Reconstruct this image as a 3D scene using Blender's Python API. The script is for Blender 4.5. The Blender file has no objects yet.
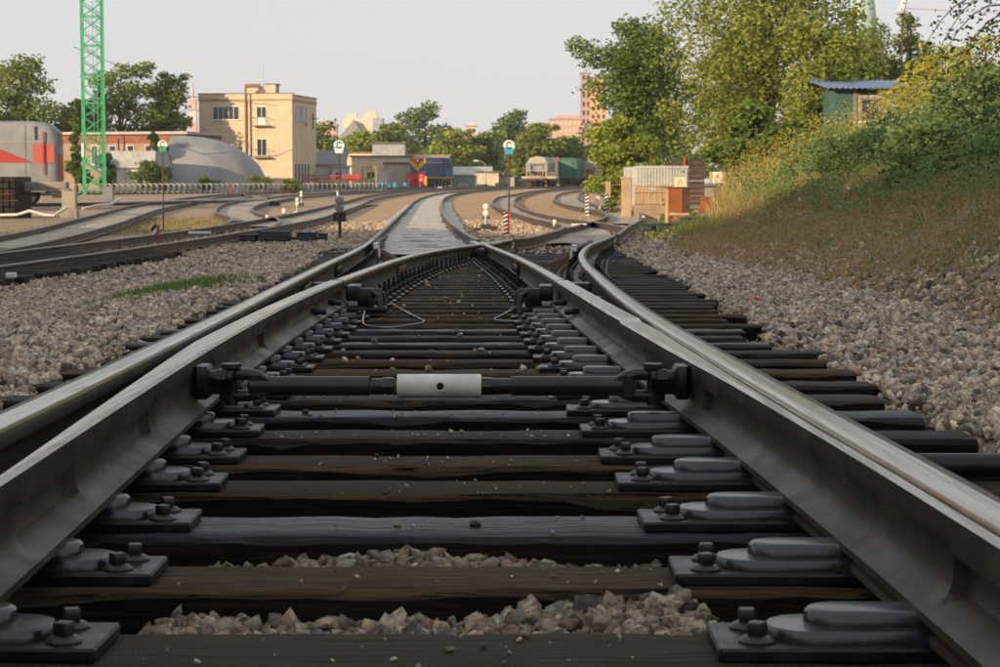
import bpy, bmesh, math, random
import numpy as np
from mathutils import Vector, Matrix
R_ = math.radians
rnd = random.Random(7)
nrs = np.random.RandomState(11)
scn = bpy.context.scene
COL = scn.collection

# ------------------------------------------------------------------ camera, sky, sun, exposure
CZ = 1.35
cam_d = bpy.data.cameras.new('camera'); cam = bpy.data.objects.new('camera', cam_d); COL.objects.link(cam)
cam.location = (0, 0, CZ); cam.rotation_euler = (R_(90) - math.atan(152/2000.), 0, 0)
cam_d.sensor_width = 36; cam_d.lens = 72; cam_d.clip_start = .05; cam_d.clip_end = 6000
cam_d.dof.use_dof = True; cam_d.dof.focus_distance = 6.0; cam_d.dof.aperture_fstop = 19
scn.camera = cam
SUN_EL, SUN_AZ = R_(13.5), R_(222)          # azimuth clockwise from +y (view direction): behind, to the left
sund = Vector((math.sin(SUN_AZ)*math.cos(SUN_EL), math.cos(SUN_AZ)*math.cos(SUN_EL), math.sin(SUN_EL)))
w = bpy.data.worlds.new('World'); scn.world = w; w.use_nodes = True
nt = w.node_tree; bg = nt.nodes['Background']
sky = nt.nodes.new('ShaderNodeTexSky'); sky.sky_type = 'NISHITA'; sky.sun_disc = False
sky.sun_elevation = SUN_EL; sky.sun_rotation = SUN_AZ; sky.air_density = 1.0; sky.dust_density = 1.2; sky.ozone_density = 1.0
hsv = nt.nodes.new('ShaderNodeHueSaturation'); hsv.inputs['Saturation'].default_value = .30
veil = nt.nodes.new('ShaderNodeMix'); veil.data_type = 'RGBA'; veil.inputs[0].default_value = .80; vr = nt.nodes.new('ShaderNodeValToRGB'); tcw = nt.nodes.new('ShaderNodeTexCoord'); sx = nt.nodes.new('ShaderNodeSeparateXYZ')   # evening haze: creamy low down, cooler higher up
vr.color_ramp.elements[0].color = (.672,.652,.645,1); vr.color_ramp.elements[1].color = (.575,.595,.635,1); vr.color_ramp.elements[0].position = .0; vr.color_ramp.elements[1].position = .16
vm = nt.nodes.new('ShaderNodeVectorMath'); vm.operation = 'SCALE'; vm.inputs['Scale'].default_value = 10
nt.links.new(tcw.outputs['Generated'], sx.inputs[0]); nt.links.new(sx.outputs['Z'], vr.inputs[0]); nt.links.new(vr.outputs[0], vm.inputs[0]); nt.links.new(vm.outputs[0], veil.inputs[7])
nt.links.new(sky.outputs[0], hsv.inputs['Color']); nt.links.new(hsv.outputs[0], veil.inputs[6]); nt.links.new(veil.outputs[2], bg.inputs['Color'])
bg.inputs['Strength'].default_value = .10
sl = bpy.data.lights.new('sun', 'SUN'); sl.energy = 5.0; sl.angle = R_(.55); sl.color = (1, .74, .47)
so = bpy.data.objects.new('sun', sl); COL.objects.link(so); so.rotation_euler = (-sund).to_track_quat('-Z', 'Y').to_euler(); so.location = (-40, -40, 60)
scn.view_settings.view_transform = 'Standard'; scn.view_settings.look = 'None'
scn.view_settings.exposure = 0.35; scn.view_settings.gamma = 1
scn.render.engine = 'CYCLES'

# ------------------------------------------------------------------ materials
MATS = {}
def mat(name, c1, rough=.7, c2=None, scale=6, metal=0, bump=0, bscale=None, stretch=(1,1,1), contrast=(.35,.65), c3=None, s3=40, k3=(.55,.7), objrand=0, detail=6, attr=None, spec=None, bdist=.01, rough2=None, coord='Object'):
    if name in MATS: return MATS[name]
    m = bpy.data.materials.new(name); m.use_nodes = True; N = m.node_tree.nodes; L = m.node_tree.links
    p = N['Principled BSDF']; p.inputs['Roughness'].default_value = rough; p.inputs['Metallic'].default_value = metal
    if spec is not None: p.inputs['Specular IOR Level'].default_value = spec
    tc = N.new('ShaderNodeTexCoord'); mp = N.new('ShaderNodeMapping'); mp.inputs['Scale'].default_value = stretch
    if coord == 'World':
        ge = N.new('ShaderNodeNewGeometry'); L.new(ge.outputs['Position'], mp.inputs[0])
    else: L.new(tc.outputs['Object'], mp.inputs[0])
    def noise(s, d=detail, r=.6):
        n = N.new('ShaderNodeTexNoise'); n.inputs['Scale'].default_value = s; n.inputs['Detail'].default_value = d; n.inputs['Roughness'].default_value = r
        L.new(mp.outputs[0], n.inputs['Vector']); return n
    def ramp(fac, k):
        r = N.new('ShaderNodeMapRange'); r.inputs[1].default_value = k[0]; r.inputs[2].default_value = k[1]; r.interpolation_type = 'SMOOTHSTEP'
        L.new(fac, r.inputs[0]); return r.outputs[0]
    def mix(f, a, b):
        x = N.new('ShaderNodeMix'); x.data_type = 'RGBA'
        if f is not None: L.new(f, x.inputs[0])
        for i, v in ((6, a), (7, b)):
            if isinstance(v, tuple): x.inputs[i].default_value = (*v, 1)
            else: L.new(v, x.inputs[i])
        return x.outputs[2]
    base = c1
    if attr:
        a = N.new('ShaderNodeAttribute'); a.attribute_name = attr; base = a.outputs['Color']
        if c2 is None: c2 = (.5,.5,.5)
    if c2 is not None:
        n1 = noise(scale); f1 = ramp(n1.outputs[0], contrast)
        if attr:
            x = N.new('ShaderNodeMix'); x.data_type = 'RGBA'; x.blend_type = 'MULTIPLY'; L.new(f1, x.inputs[0]); L.new(base, x.inputs[6]); x.inputs[7].default_value = (*c2, 1); base = x.outputs[2]
        else: base = mix(f1, c1, c2)
        if rough2 is not None:
            rr = N.new('ShaderNodeMapRange'); rr.inputs[3].default_value = rough; rr.inputs[4].default_value = rough2; L.new(f1, rr.inputs[0]); L.new(rr.outputs[0], p.inputs['Roughness'])
    if c3 is not None: base = mix(ramp(noise(s3).outputs[0], k3), base, c3)
    if objrand:
        oi = N.new('ShaderNodeObjectInfo'); mr = N.new('ShaderNodeMapRange'); mr.inputs[3].default_value = 1-objrand; mr.inputs[4].default_value = 1+objrand; L.new(oi.outputs['Random'], mr.inputs[0])
        h = N.new('ShaderNodeHueSaturation'); L.new(mr.outputs[0], h.inputs['Value'])
        if isinstance(base, tuple): h.inputs['Color'].default_value = (*base, 1)
        else: L.new(base, h.inputs['Color'])
        base = h.outputs[0]
    if isinstance(base, tuple): p.inputs['Base Color'].default_value = (*base, 1)
    else: L.new(base, p.inputs['Base Color'])
    if bump:
        nb = noise(bscale or scale*4, 8, .65); b = N.new('ShaderNodeBump'); b.inputs['Strength'].default_value = bump; b.inputs['Distance'].default_value = bdist
        L.new(nb.outputs[0], b.inputs['Height']); L.new(b.outputs[0], p.inputs['Normal'])
    MATS[name] = m; return m

def leafmat(name, trans=.35, rough=.55):
    if name in MATS: return MATS[name]
    m = bpy.data.materials.new(name); m.use_nodes = True; N = m.node_tree.nodes; L = m.node_tree.links
    p = N['Principled BSDF']; p.inputs['Roughness'].default_value = rough; p.inputs['Specular IOR Level'].default_value = .25
    a = N.new('ShaderNodeAttribute'); a.attribute_name = 'col'
    t = N.new('ShaderNodeBsdfTranslucent'); mx = N.new('ShaderNodeMixShader'); mx.inputs[0].default_value = trans
    L.new(a.outputs['Color'], p.inputs['Base Color']); L.new(a.outputs['Color'], t.inputs['Color'])
    L.new(p.outputs[0], mx.inputs[1]); L.new(t.outputs[0], mx.inputs[2]); L.new(mx.outputs[0], N['Material Output'].inputs['Surface'])
    MATS[name] = m; return m

M_railtop = mat('worn_rail_top', (.38,.345,.29), .20, (.20,.18,.155), 5, metal=1, stretch=(22,.35,1), contrast=(.4,.75), rough2=.38)
M_fartop = mat('far_rail_top', (.30,.255,.21), .45, (.18,.14,.11), 3, metal=.8, stretch=(1,.2,1))
M_railside = mat('rail_side_steel', (.048,.041,.031), .5, (.085,.073,.054), 3.5, metal=.1, contrast=(.3,.7), spec=.25, c3=(.055,.040,.030), s3=9, bump=.4, bscale=70, bdist=.002, rough2=.6)
M_railrust = mat('far_rail_steel', (.070,.050,.040), .55, (.11,.075,.055), 2, metal=.3, bump=.3, bscale=30)
M_rustside = mat('rusty_rail_side', (.16,.085,.05), .7, (.10,.06,.042), 2, bump=.3, bscale=30)
M_iron = mat('oily_black_iron', (.006,.0065,.0075), .34, (.013,.0135,.015), 14, metal=0, spec=.4, contrast=(.4,.7), bump=.5, bscale=40, bdist=.003, rough2=.48, c3=(.035,.024,.017), s3=22, k3=(.62,.72))
M_pad = mat('polished_pad_iron', (.012,.0125,.0145), .19, (.026,.0265,.030), 10, metal=0, spec=.75, bump=.22, bscale=30, bdist=.003, rough2=.26, c3=(.055,.040,.030), s3=25, k3=(.62,.72))
M_bolt = mat('rusty_bolt', (.028,.022,.019), .42, (.018,.017,.017), 40, metal=.1, bump=.3, bscale=150, bdist=.002)
M_rod = mat('dark_steel_rod', (.020,.0205,.0215), .34, (.034,.033,.031), 6, metal=.2, bump=.3, bscale=90, bdist=.002)
M_white = mat('chipped_white_paint', (.74,.74,.66), .6, (.62,.62,.53), 12, c3=(.20,.18,.15), s3=45, k3=(.68,.72), bump=.6, bscale=60, bdist=.004)
M_wire = mat('steel_wire', (.25,.25,.24), .35, metal=.8)
WS = (.8,26,26)
M_wood = [mat('tarred_wood_brown', (.030,.021,.014), .62, (.105,.070,.040), 2.2, stretch=WS, contrast=(.36,.70), c3=(.006,.005,.0045), s3=5, k3=(.575,.61), objrand=.3, bump=1, bscale=5, bdist=.008, rough2=.8, spec=.06),
          mat('tarred_wood_black', (.016,.0135,.012), .54, (.045,.035,.027), 2.2, stretch=WS, c3=(.005,.0045,.004), s3=5, k3=(.575,.61), objrand=.3, bump=1, bscale=5, bdist=.008, rough2=.7, spec=.12),
          mat('oily_wood_grey', (.016,.0165,.020), .33, (.010,.0105,.0125), 2.2, stretch=WS, c3=(.006,.006,.006), s3=5, k3=(.575,.61), objrand=.2, bump=.7, bscale=5, bdist=.005, rough2=.6, spec=.2),
          mat('weathered_wood', (.05,.038,.028), .75, (.085,.065,.045), 3, stretch=WS, c3=(.02,.016,.012), s3=4, spec=.06, objrand=.3, bump=1, bscale=5, bdist=.006)]
M_stone = mat('ballast_stone', (1,1,1), .9, (.45,.42,.40), 55, attr='col', contrast=(.42,.62), bump=.8, bscale=130, bdist=.006, spec=.15)
M_leaf = leafmat('leaf'); M_grass = leafmat('grass_blade', .3, .6)
M_bark = mat('bark', (.10,.08,.06), .9, (.05,.04,.032), 8, stretch=(1,1,.3), bump=.6)
M_barkp = mat('pale_bark', (.32,.28,.22), .9, (.14,.12,.10), 6, stretch=(1,1,.3), bump=.6)
def pm(name, c, rough=.65, k=.72, s=1.2, metal=0, bump=.15):      # painted / plastered surface with soft wear
    return mat(name, c, rough, tuple(v*k for v in c), s, metal=metal, contrast=(.35,.75), bump=bump, bscale=8)

# ------------------------------------------------------------------ terrain heights
HX = [-20,0,2.5,5.35,15,25,37,50,61,90,150,270,400,4000]; HY = [.30,.36,.405,.45,.62,.80,.955,1.06,1.12,1.15,1.12,.80,.70,.70]
def prof(y): return np.interp(y, HX, HY)
def sst(t): t = np.clip(t, 0, 1); return t*t*(3-2*t)
def RT(y): return CZ - float(prof(y))                             # height of the rail tops along the near switch
def toe(y): return np.where(y < 44, 2.35 + .022*y, 3.32 + (y-44)*.27)
def ground_h(x, y):
    x = np.asarray(x, float); y = np.asarray(y, float)
    p = prof(y); t = sst((-2.2-x)/3.0); h = p + (np.where(y < 120, np.maximum(p, 1.2), p) - p)*t
    z = CZ - h - .225
    d = x - toe(y)
    b = 2.65*(1-np.exp(-np.maximum(d, 0)*.57/2.65)) * sst((y+6)/8) * (1 - .75*sst((y-90)/60))
    z = z + b + .05*np.sin(x*2.3+y*.7)*np.sin(y*1.1-x)*sst(d) + .18*np.sin(x*.9)*np.sin(y*.35)*sst(d/2)
    # pit between the sleepers of the near switch
    lw, rw = left_end(y), right_end(y)
    inside = sst((x-lw+.02)/.12)*sst((rw+.02-x)/.12)*sst((31-y)/6)
    z = z - .115*inside
    return z
LE = ([-5,2.5,6,10,16,24,31],[-1.42,-1.42,-1.50,-1.68,-1.9,-2.3,-2.7]); RE = ([-5,2.5,6.5,9,12,17,24,31],[1.24,1.24,1.26,1.34,1.46,1.56,1.75,1.9])
def left_end(y): return np.interp(y, *LE)
def right_end(y): return np.interp(y, *RE)
def G(x, y): return float(ground_h(x, y))

# ------------------------------------------------------------------ mesh helpers
class MB:
    def __init__(s): s.v = []; s.f = []; s.m = []; s.mi = 0
    def add(s, vs, fs):
        o = len(s.v); s.v += [tuple(v) for v in vs]; s.f += [tuple(i+o for i in f) for f in fs]; s.m += [s.mi]*len(fs)
    def box(s, c, d, M=None, bev=0):
        x, y, z = d[0]/2, d[1]/2, d[2]/2; b = min(bev, x, y, z)
        if b <= 0:
            vs = [Vector((i*x, j*y, k*z)) for k in (-1,1) for j in (-1,1) for i in (-1,1)]
            fs = [(0,2,3,1),(4,5,7,6),(0,1,5,4),(2,6,7,3),(0,4,6,2),(1,3,7,5)]
        else:
            def ring(xx, yy, zz): return [Vector(q) for q in ((-xx+b,-yy,zz),(xx-b,-yy,zz),(xx,-yy+b,zz),(xx,yy-b,zz),(xx-b,yy,zz),(-xx+b,yy,zz),(-xx,yy-b,zz),(-xx,-yy+b,zz))]
            def ring2(zz): return [Vector(q) for q in ((-x+b,-y+b*.6,zz),(x-b,-y+b*.6,zz),(x-b*.6,-y+b,zz),(x-b*.6,y-b,zz),(x-b,y-b*.6,zz),(-x+b,y-b*.6,zz),(-x+b*.6,y-b,zz),(-x+b*.6,-y+b,zz))]
            vs = ring2(-z) + ring(x,y,-z+b) + ring(x,y,z-b) + ring2(z)
            fs = [(7,6,5,4,3,2,1,0), tuple(range(24,32))]
            for k in range(3): fs += [(k*8+i, k*8+(i+1)%8, k*8+8+(i+1)%8, k*8+8+i) for i in range(8)]
        if M is not None: vs = [M @ v for v in vs]
        s.add([v + Vector(c) for v in vs], fs); return s
    def tube(s, pts, r, n=8, cap=True):
        pts = [Vector(p) for p in pts]; rs = r if isinstance(r, (list, tuple)) else [r]*len(pts)
        vs = []; up = None
        for i, p in enumerate(pts):
            t = (pts[min(i+1, len(pts)-1)] - pts[max(i-1, 0)]).normalized()
            if up is None: up = Vector((0,0,1)) if abs(t.z) < .9 else Vector((1,0,0))
            a = t.cross(up).normalized(); bb = a.cross(t).normalized(); up = bb
            vs += [p + (a*math.cos(k*2*math.pi/n) + bb*math.sin(k*2*math.pi/n))*rs[i] for k in range(n)]
        fs = [(i*n+k, i*n+(k+1)%n, (i+1)*n+(k+1)%n, (i+1)*n+k) for i in range(len(pts)-1) for k in range(n)]
        if cap: fs += [tuple(range(n))[::-1], tuple((len(pts)-1)*n+k for k in range(n))]
        s.add(vs, fs); return s
    def prism(s, poly, a, b, axis='z'):      # 2-D outline extruded from a to b along an axis
        n = len(poly)
        def P(u, v, w): return (u,v,w) if axis == 'z' else ((u,w,v) if axis == 'y' else (w,u,v))
        vs = [P(u,v,a) for u,v in poly] + [P(u,v,b) for u,v in poly]
        fs = [tuple(range(n))[::-1], tuple(range(n,2*n))] + [(i,(i+1)%n,n+(i+1)%n,n+i) for i in range(n)]
        s.add(vs, fs); return s
    def rings(s, rs, cap=True):              # a stack of equal rings joined into a solid
        n = len(rs[0]); vs = [p for r in rs for p in r]
        fs = [(i*n+k, i*n+(k+1)%n, (i+1)*n+(k+1)%n, (i+1)*n+k) for i in range(len(rs)-1) for k in range(n)]
        if cap: fs += [tuple(range(n))[::-1], tuple((len(rs)-1)*n+k for k in range(n))]
        s.add(vs, fs); return s
    def mesh(s, name, mats, smooth=None):
        me = bpy.data.meshes.new(name); me.from_pydata(s.v, [], s.f)
        for m in (mats if isinstance(mats, (list, tuple)) else [mats]): me.materials.append(m)
        me.polygons.foreach_set('material_index', s.m)
        bm = bmesh.new(); bm.from_mesh(me); bmesh.ops.recalc_face_normals(bm, faces=bm.faces); bm.to_mesh(me); bm.free()
        if smooth is not None:
            me.polygons.foreach_set('use_smooth', [True]*len(me.polygons)); me.set_sharp_from_angle(angle=R_(smooth))
        me.update(); return me
    def build(s, name, mats, parent=None, smooth=None, world=False):
        o = bpy.data.objects.new(name, s.mesh(name, mats, smooth)); COL.objects.link(o)
        if parent is not None:
            o.parent = parent
            if world: o.matrix_parent_inverse = PW(parent).inverted()
        return o
def PW(o):
    M = Matrix.Translation(o.location) @ o.rotation_euler.to_matrix().to_4x4() @ Matrix.Diagonal((*o.scale, 1))
    return (PW(o.parent) @ o.matrix_parent_inverse @ M) if o.parent else M
def thing(name, label, cat, loc=(0,0,0), rz=0, group=None, kind=None):
    o = bpy.data.objects.new(name, None); COL.objects.link(o); o.location = loc; o.rotation_euler = (0,0,rz); o.empty_display_size = .2
    return tag(o, label, cat, group, kind)
def tag(o, label=None, cat=None, group=None, kind=None):
    for k, v in (('label', label), ('category', cat), ('group', group), ('kind', kind)):
        if v: o[k] = v
    return o
def inst(name, me, parent, loc=(0,0,0), rz=0, sc=(1,1,1)):
    o = bpy.data.objects.new(name, me); COL.objects.link(o); o.parent = parent; o.location = loc; o.rotation_euler = (0,0,rz); o.scale = sc; return o
def part(name, m, parent, boxes, smooth=None, bev=0):     # boxes as (x0,x1,y0,y1,z0,z1) in the thing's own space
    b = MB()
    for x0,x1,y0,y1,z0,z1 in boxes: b.box(((x0+x1)/2,(y0+y1)/2,(z0+z1)/2), (abs(x1-x0),abs(y1-y0),abs(z1-z0)), bev=bev)
    return b.build(name, m, parent, smooth)
def npmesh(name, V, F, mats, col=None, smooth=False):
    me = bpy.data.meshes.new(name); V = np.asarray(V, np.float32); F = np.asarray(F, np.int32); k = F.shape[1]
    me.vertices.add(len(V)); me.vertices.foreach_set('co', V.ravel()); me.loops.add(F.size); me.loops.foreach_set('vertex_index', F.ravel())
    me.polygons.add(len(F)); me.polygons.foreach_set('loop_start', np.arange(0, F.size, k, dtype=np.int32)); me.polygons.foreach_set('loop_total', np.full(len(F), k, np.int32))
    if smooth: me.polygons.foreach_set('use_smooth', np.ones(len(F), bool))
    me.update(calc_edges=True)
    if col is not None:
        a = me.attributes.new('col', 'FLOAT_COLOR', 'POINT'); c = np.ones((len(V), 4), np.float32); c[:, :3] = col; a.data.foreach_set('color', c.ravel())
    for m in (mats if isinstance(mats, (list, tuple)) else [mats]): me.materials.append(m)
    return me
def npobj(name, *a, parent=None, **k):
    o = bpy.data.objects.new(name, npmesh(name, *a, **k)); COL.objects.link(o)
    if parent is not None: o.parent = parent
    return o
def spline(pts, step=.5):
    P = [np.array(p, float) for p in pts]; P = [2*P[0]-P[1]] + P + [2*P[-1]-P[-2]]; out = []
    for i in range(1, len(P)-2):
        a, b, c, d = P[i-1:i+3]; n = max(1, int(np.linalg.norm(c-b)/step))
        for k in range(n):
            t = k/n; out.append(.5*((2*b)+(c-a)*t+(2*a-5*b+4*c-d)*t*t+(3*b-a-3*c+d)*t**3))
    out.append(P[-2]); return out

# ------------------------------------------------------------------ ground
def make_ground():
    xs = np.unique(np.concatenate([-np.geomspace(7, 1150, 46), np.arange(-7, -2, .2), np.arange(-2, 2.2, .055), np.arange(2.2, 9, .16), np.arange(9, 22, .6), np.geomspace(22, 1150, 40)]))
    ys = np.unique(np.concatenate([-np.geomspace(1.5, 200, 18), np.arange(-1.5, 1.5, .3), np.arange(1.5, 14, .07), np.arange(14, 30, .16), np.arange(30, 70, .5), np.arange(70, 130, 1.5), np.geomspace(130, 1150, 60)]))
    X, Y = np.meshgrid(xs, ys); Z = ground_h(X, Y)
    near = np.clip((45-Y)/30, 0, 1)
    Z = Z + (nrs.rand(*Z.shape)-.5)*.018*near
    V = np.stack([X, Y, Z], -1).reshape(-1, 3); nx, ny = len(xs), len(ys)
    i = (np.arange(ny-1)[:, None]*nx + np.arange(nx-1)).ravel(); F = np.stack([i, i+1, i+1+nx, i+nx], 1)
    # what the soil is made of: grey-pink ballast near the switch, sandy earth further on, weedy soil on the bank
    n = (np.sin(X*1.9+.3*Y)+np.sin(Y*.37-X*.8)+np.sin(X*.53+Y*.11+2)+np.sin(X*3.1-Y*.71))/4
    ball = np.array([.30,.26,.215]); sand = np.array([.52,.345,.20]); soil = np.array([.27,.19,.115]); yard = np.array([.30,.25,.20]); grass = np.array([.10,.12,.035])
    f_s = sst((Y-34+n*16)/22); f_b = sst((X-toe(Y)-.2+n*.5)/.9); f_y = sst((-X-7)/6)*sst((Y-30)/30)
    c = ball*(1-f_s[..., None]) + sand*f_s[..., None]
    c = c*(1-.5*f_y[..., None]) + yard*.5*f_y[..., None]
    gz = sst((-X-8)/2)*sst((Y-52)/10)*sst((90-Y)/20)*sst(n*2+.6); c = c*(1-.6*gz[..., None]) + np.array([.25,.22,.09])*.6*gz[..., None]
    c = c*(1-f_b[..., None]) + soil*f_b[..., None]
    fg = sst((X-toe(Y)-2+n)/1.5); c = c*(1-.6*fg[..., None]) + grass*.6*fg[..., None]
    far = sst((Y-260)/120); c = c*(1-.7*far[..., None]) + np.array([.16,.16,.08])*.7*far[..., None]
    m = mat('earth_and_gravel', (1,1,1), .95, (.72,.68,.65), 9, attr='col', coord='World', c3=(.27,.235,.20), s3=.42, k3=(.52,.66), contrast=(.38,.62), bump=1, bscale=16, bdist=.05, detail=10)
    o = npobj('ground', V, F, m, col=c.reshape(-1, 3), smooth=True); o['kind'] = 'structure'
make_ground()

# ------------------------------------------------------------------ rails
PR = [(.0,0),(.012,0),(.026,0),(.0335,-.004),(.0372,-.013),(.0375,-.034),(.0345,-.040),(.012,-.052),(.009,-.060),(.009,-.140),(.014,-.152),(.040,-.162),(.075,-.168),(.075,-.180),(0,-.180)]
PROF = PR + [(-a, b) for a, b in PR[-2:0:-1]]
def top_face(k, side): n = len(PROF); return k in ((n-4,n-3,n-2,n-1,0) if side > 0 else (0,1,2,3,n-1))
def sweep_rail(mb, path, side, far=False):
    """path runs along the running edge at head level; side +1 puts the head to the right of it"""
    P = [np.array(p) for p in path]; n = len(PROF); rows = []
    prof_ = PROF if not far else [(0,0),(.030,0),(.0375,-.010),(.0375,-.038),(.011,-.052),(.011,-.15),(.072,-.168),(.072,-.18),(-.072,-.18),(-.072,-.168),(-.011,-.15),(-.011,-.052),(-.0375,-.038),(-.0375,-.010),(-.030,0)]
    n = len(prof_)
    for i, p in enumerate(P):
        t = P[min(i+1, len(P)-1)]-P[max(i-1, 0)]; l = math.hypot(t[0], t[1]); q = (t[1]/l, -t[0]/l); c = .0375*side
        rows.append([(p[0]+q[0]*(c+a), p[1]+q[1]*(c+a), p[2]+b) for a, b in prof_])
    vs = [v for r in rows for v in r]; fs, ms = [], []
    for i in range(len(rows)-1):
        for k in range(n):
            fs.append((i*n+k, i*n+(k+1)%n, (i+1)*n+(k+1)%n, (i+1)*n+k))
            ms.append(0 if (top_face(k, side) if not far else k in (0,1,14,13)) else 1)
    o = len(mb.v); mb.v += vs; mb.f += [tuple(a+o for a in f) for f in fs]; mb.m += ms
    mb.f.append(tuple(o+k for k in range(n))); mb.f.append(tuple(o+(len(rows)-1)*n+k for k in range(n))); mb.m += [1,1]
def path_xy(tab, y0, y1, step):
    sp = spline([(x, y) for y, x in tab], .05); ys = [p[1] for p in sp]; xs = [p[0] for p in sp]
    return [(float(np.interp(y, ys, xs)), float(y), RT(y)) for y in np.linspace(y0, y1, int((y1-y0)/step)+1)]
def rail(name, path, side, parent, far=False, mats=None):
    mb = MB(); sweep_rail(mb, path, side, far)
    return mb.build(name, mats or [M_fartop if far else M_railtop, M_railrust if far else M_railside], parent, smooth=35, world=True)
LS = [(-4,-.80),(1,-.819),(2.5,-.838),(3.5,-.856),(4.5,-.882),(5.6,-.918),(6.6,-.955),(8.2,-1.015),(9.6,-1.075),(11.6,-1.155),(15.5,-1.31),(20,-1.47),(24.4,-1.65),(30,-1.88),(33.5,-2.04),(37,-2.2),(42,-2.38)]
RS = [(-4,.60),(1,.592),(2.5,.580),(4,.552),(5.6,.527),(7.4,.514),(9,.522),(11,.546),(13,.58),(15.3,.622),(19.6,.77),(25.2,1.09),(28.9,1.43),(35.8,2.06)]
LB = [(1.5,-.642),(2.66,-.682),(3.7,-.725),(4.5,-.757),(5.3,-.788),(6.5,-.826),(8.3,-.865),(10.6,-.883),(14,-.872),(16.7,-.845),(20,-.755),(23.9,-.515),(25.8,-.31),(28.2,0),(30.5,.26)]
RB = [(1.5,.570),(2.3,.566),(3.07,.552),(4.03,.525),(4.6,.506),(5.4,.472),(6.3,.442),(7.9,.393),(10.9,.320),(14,.243),(18,.12),(22,-.04),(25,-.165),(27.5,-.26),(30,-.36)]
def xat(tab, y): return float(np.interp(y, [a for a, b in tab], [b for a, b in tab]))
turnout = thing('railway_switch', 'dark timbered railway switch in the foreground, its two tongue rails meeting at the crossing', 'railway switch', (0, 2.5, G(0,2.5)))
rail('stock_rail', path_xy(LS, -3, 30, .25), -1, turnout)['label'] = 'left outer stock rail with pale worn top'
rail('stock_rail', path_xy(RS, -3, 34, .25), +1, turnout)['label'] = 'right outer stock rail bending left then right'
rail('closure_rail', path_xy(LB, 11.32, 30, .25), -1, turnout)
rail('closure_rail', path_xy(RB, 11.32, 28, .25), +1, turnout)
def tongue(tab, side):
    ys = np.arange(1.6, 11.26, .05); steps = [(2.86,3.36),(3.72,4.28),(5.6,7.2),(8.3,11.2)] if side < 0 else [(2.1,2.5),(4.62,4.9),(6.2,11.2)]
    ex = [e for s in steps for e in s]; ys = np.unique(np.concatenate([ys, np.array(ex)-.012, np.array(ex)+.012]))
    sp = spline([(x, y) for y, x in tab], .05); SY = [p[1] for p in sp]; SX = [p[0] for p in sp]; rows, mb = [], MB()
    for y in ys:
        x = float(np.interp(y, SY, SX)); z = RT(y); wd = min(.075, max(.008, (y-1.85)*.0195)) if side < 0 else min(.075, max(.006, float(np.interp(y, [a for a,_ in RS], [b_ for _,b_ in RS]))-x-.007)); rec = .020 if any(a < y < b for a, b in steps) else 0
        wi = .010+rec; wo = max(wi+.010, min(.046, wd*.7)); bo = max(wo+.012, min(.105, wd+.04)); hd = -.045 - rec*.5
        dz = -.007 if side > 0 and y < 7 else 0; pr = [(.006,0),(max(.007,wd-.006),0),(wd,-.006),(wd,-.036),(wo,-.05),(wo,-.115),(bo,-.128),(bo,-.143),(-.030,-.143),(-.030,-.131),(-.010,-.122),(wi-.006,-.108),(wi,-.090),(wi,hd-.014),(.003,hd),(0,-.030),(0,-.008)]
        rows.append([(x+side*a, y, z+dz+b) for a, b in pr])
    mb.rings(rows); n = 17
    mb.m = [0 if (i % n in (0, 1, 16) and i < n*(len(rows)-1)) else 1 for i in range(len(mb.f))]
    return mb.build('tongue_rail', [M_railtop, M_tongue], turnout, smooth=28, world=True)
M_tongue = mat('planed_tongue_steel', (.050,.044,.033), .38, (.028,.0245,.019), 4, metal=.05, spec=.15, contrast=(.3,.72), c3=(.085,.058,.038), s3=7, k3=(.50,.72), bump=.35, bscale=60, bdist=.002, rough2=.55)
tongue(LB, -1)['label'] = 'left tongue rail standing open from its stock rail'; tongue(RB, 1)['label'] = 'right tongue rail closed against its stock rail'

# sleepers of the switch, each a part
sl_y = [1.58, 2.10, 2.55, 3.07, 3.58, 4.10, 4.54, 5.08, 5.61]
while sl_y[-1] < 33: sl_y.append(sl_y[-1] + .53 + rnd.uniform(-.025, .025))
sl_kind = [1,1,3,0,2,0,0,1,2,1,1,0,0,1,2]
sl_w = [.22,.22,.235,.215,.25,.225,.22,.23,.23]
M_tar_shade = mat('tar_black_shaded_side', (.006,.005,.0045), .8, (.016,.012,.009), 4, spec=.05, stretch=WS, objrand=.3, bump=.9, bscale=10, bdist=.006)  # tarred sides, painted darker still for the shade in the gaps
def wood_beam(L, W, H, seed):
    r = random.Random(seed); nx = 36; rows = []; dip = [(r.uniform(-L/2, L/2), r.uniform(.03, .12), r.uniform(.004, .014)) for _ in range(4)]
    for i in range(nx+1):
        x = -L/2 + L*i/nx; j = lambda a: r.uniform(-a, a); e = .012 + sum(h_ for c_, w_, h_ in dip if abs(x-c_) < w_); x += (r.uniform(-.015, .015) if i in (0, nx) else 0)
        rows.append([(x, -W/2+j(.003), -H), (x, W/2+j(.003), -H), (x, W/2+j(.003), -e+j(.003)), (x, W/2-e+j(.004), j(.002)), (x, 0, j(.003)), (x, -W/2+e+j(.004), j(.002)), (x, -W/2+j(.005), -e+j(.004))])
    b = MB(); b.rings(rows); b.m = [1 if (i < nx*7 and i % 7 in (0, 1, 6)) else 0 for i in range(len(b.f))]; return b.mesh('sleeper', [M_wood[0], M_tar_shade], 50)
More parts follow.
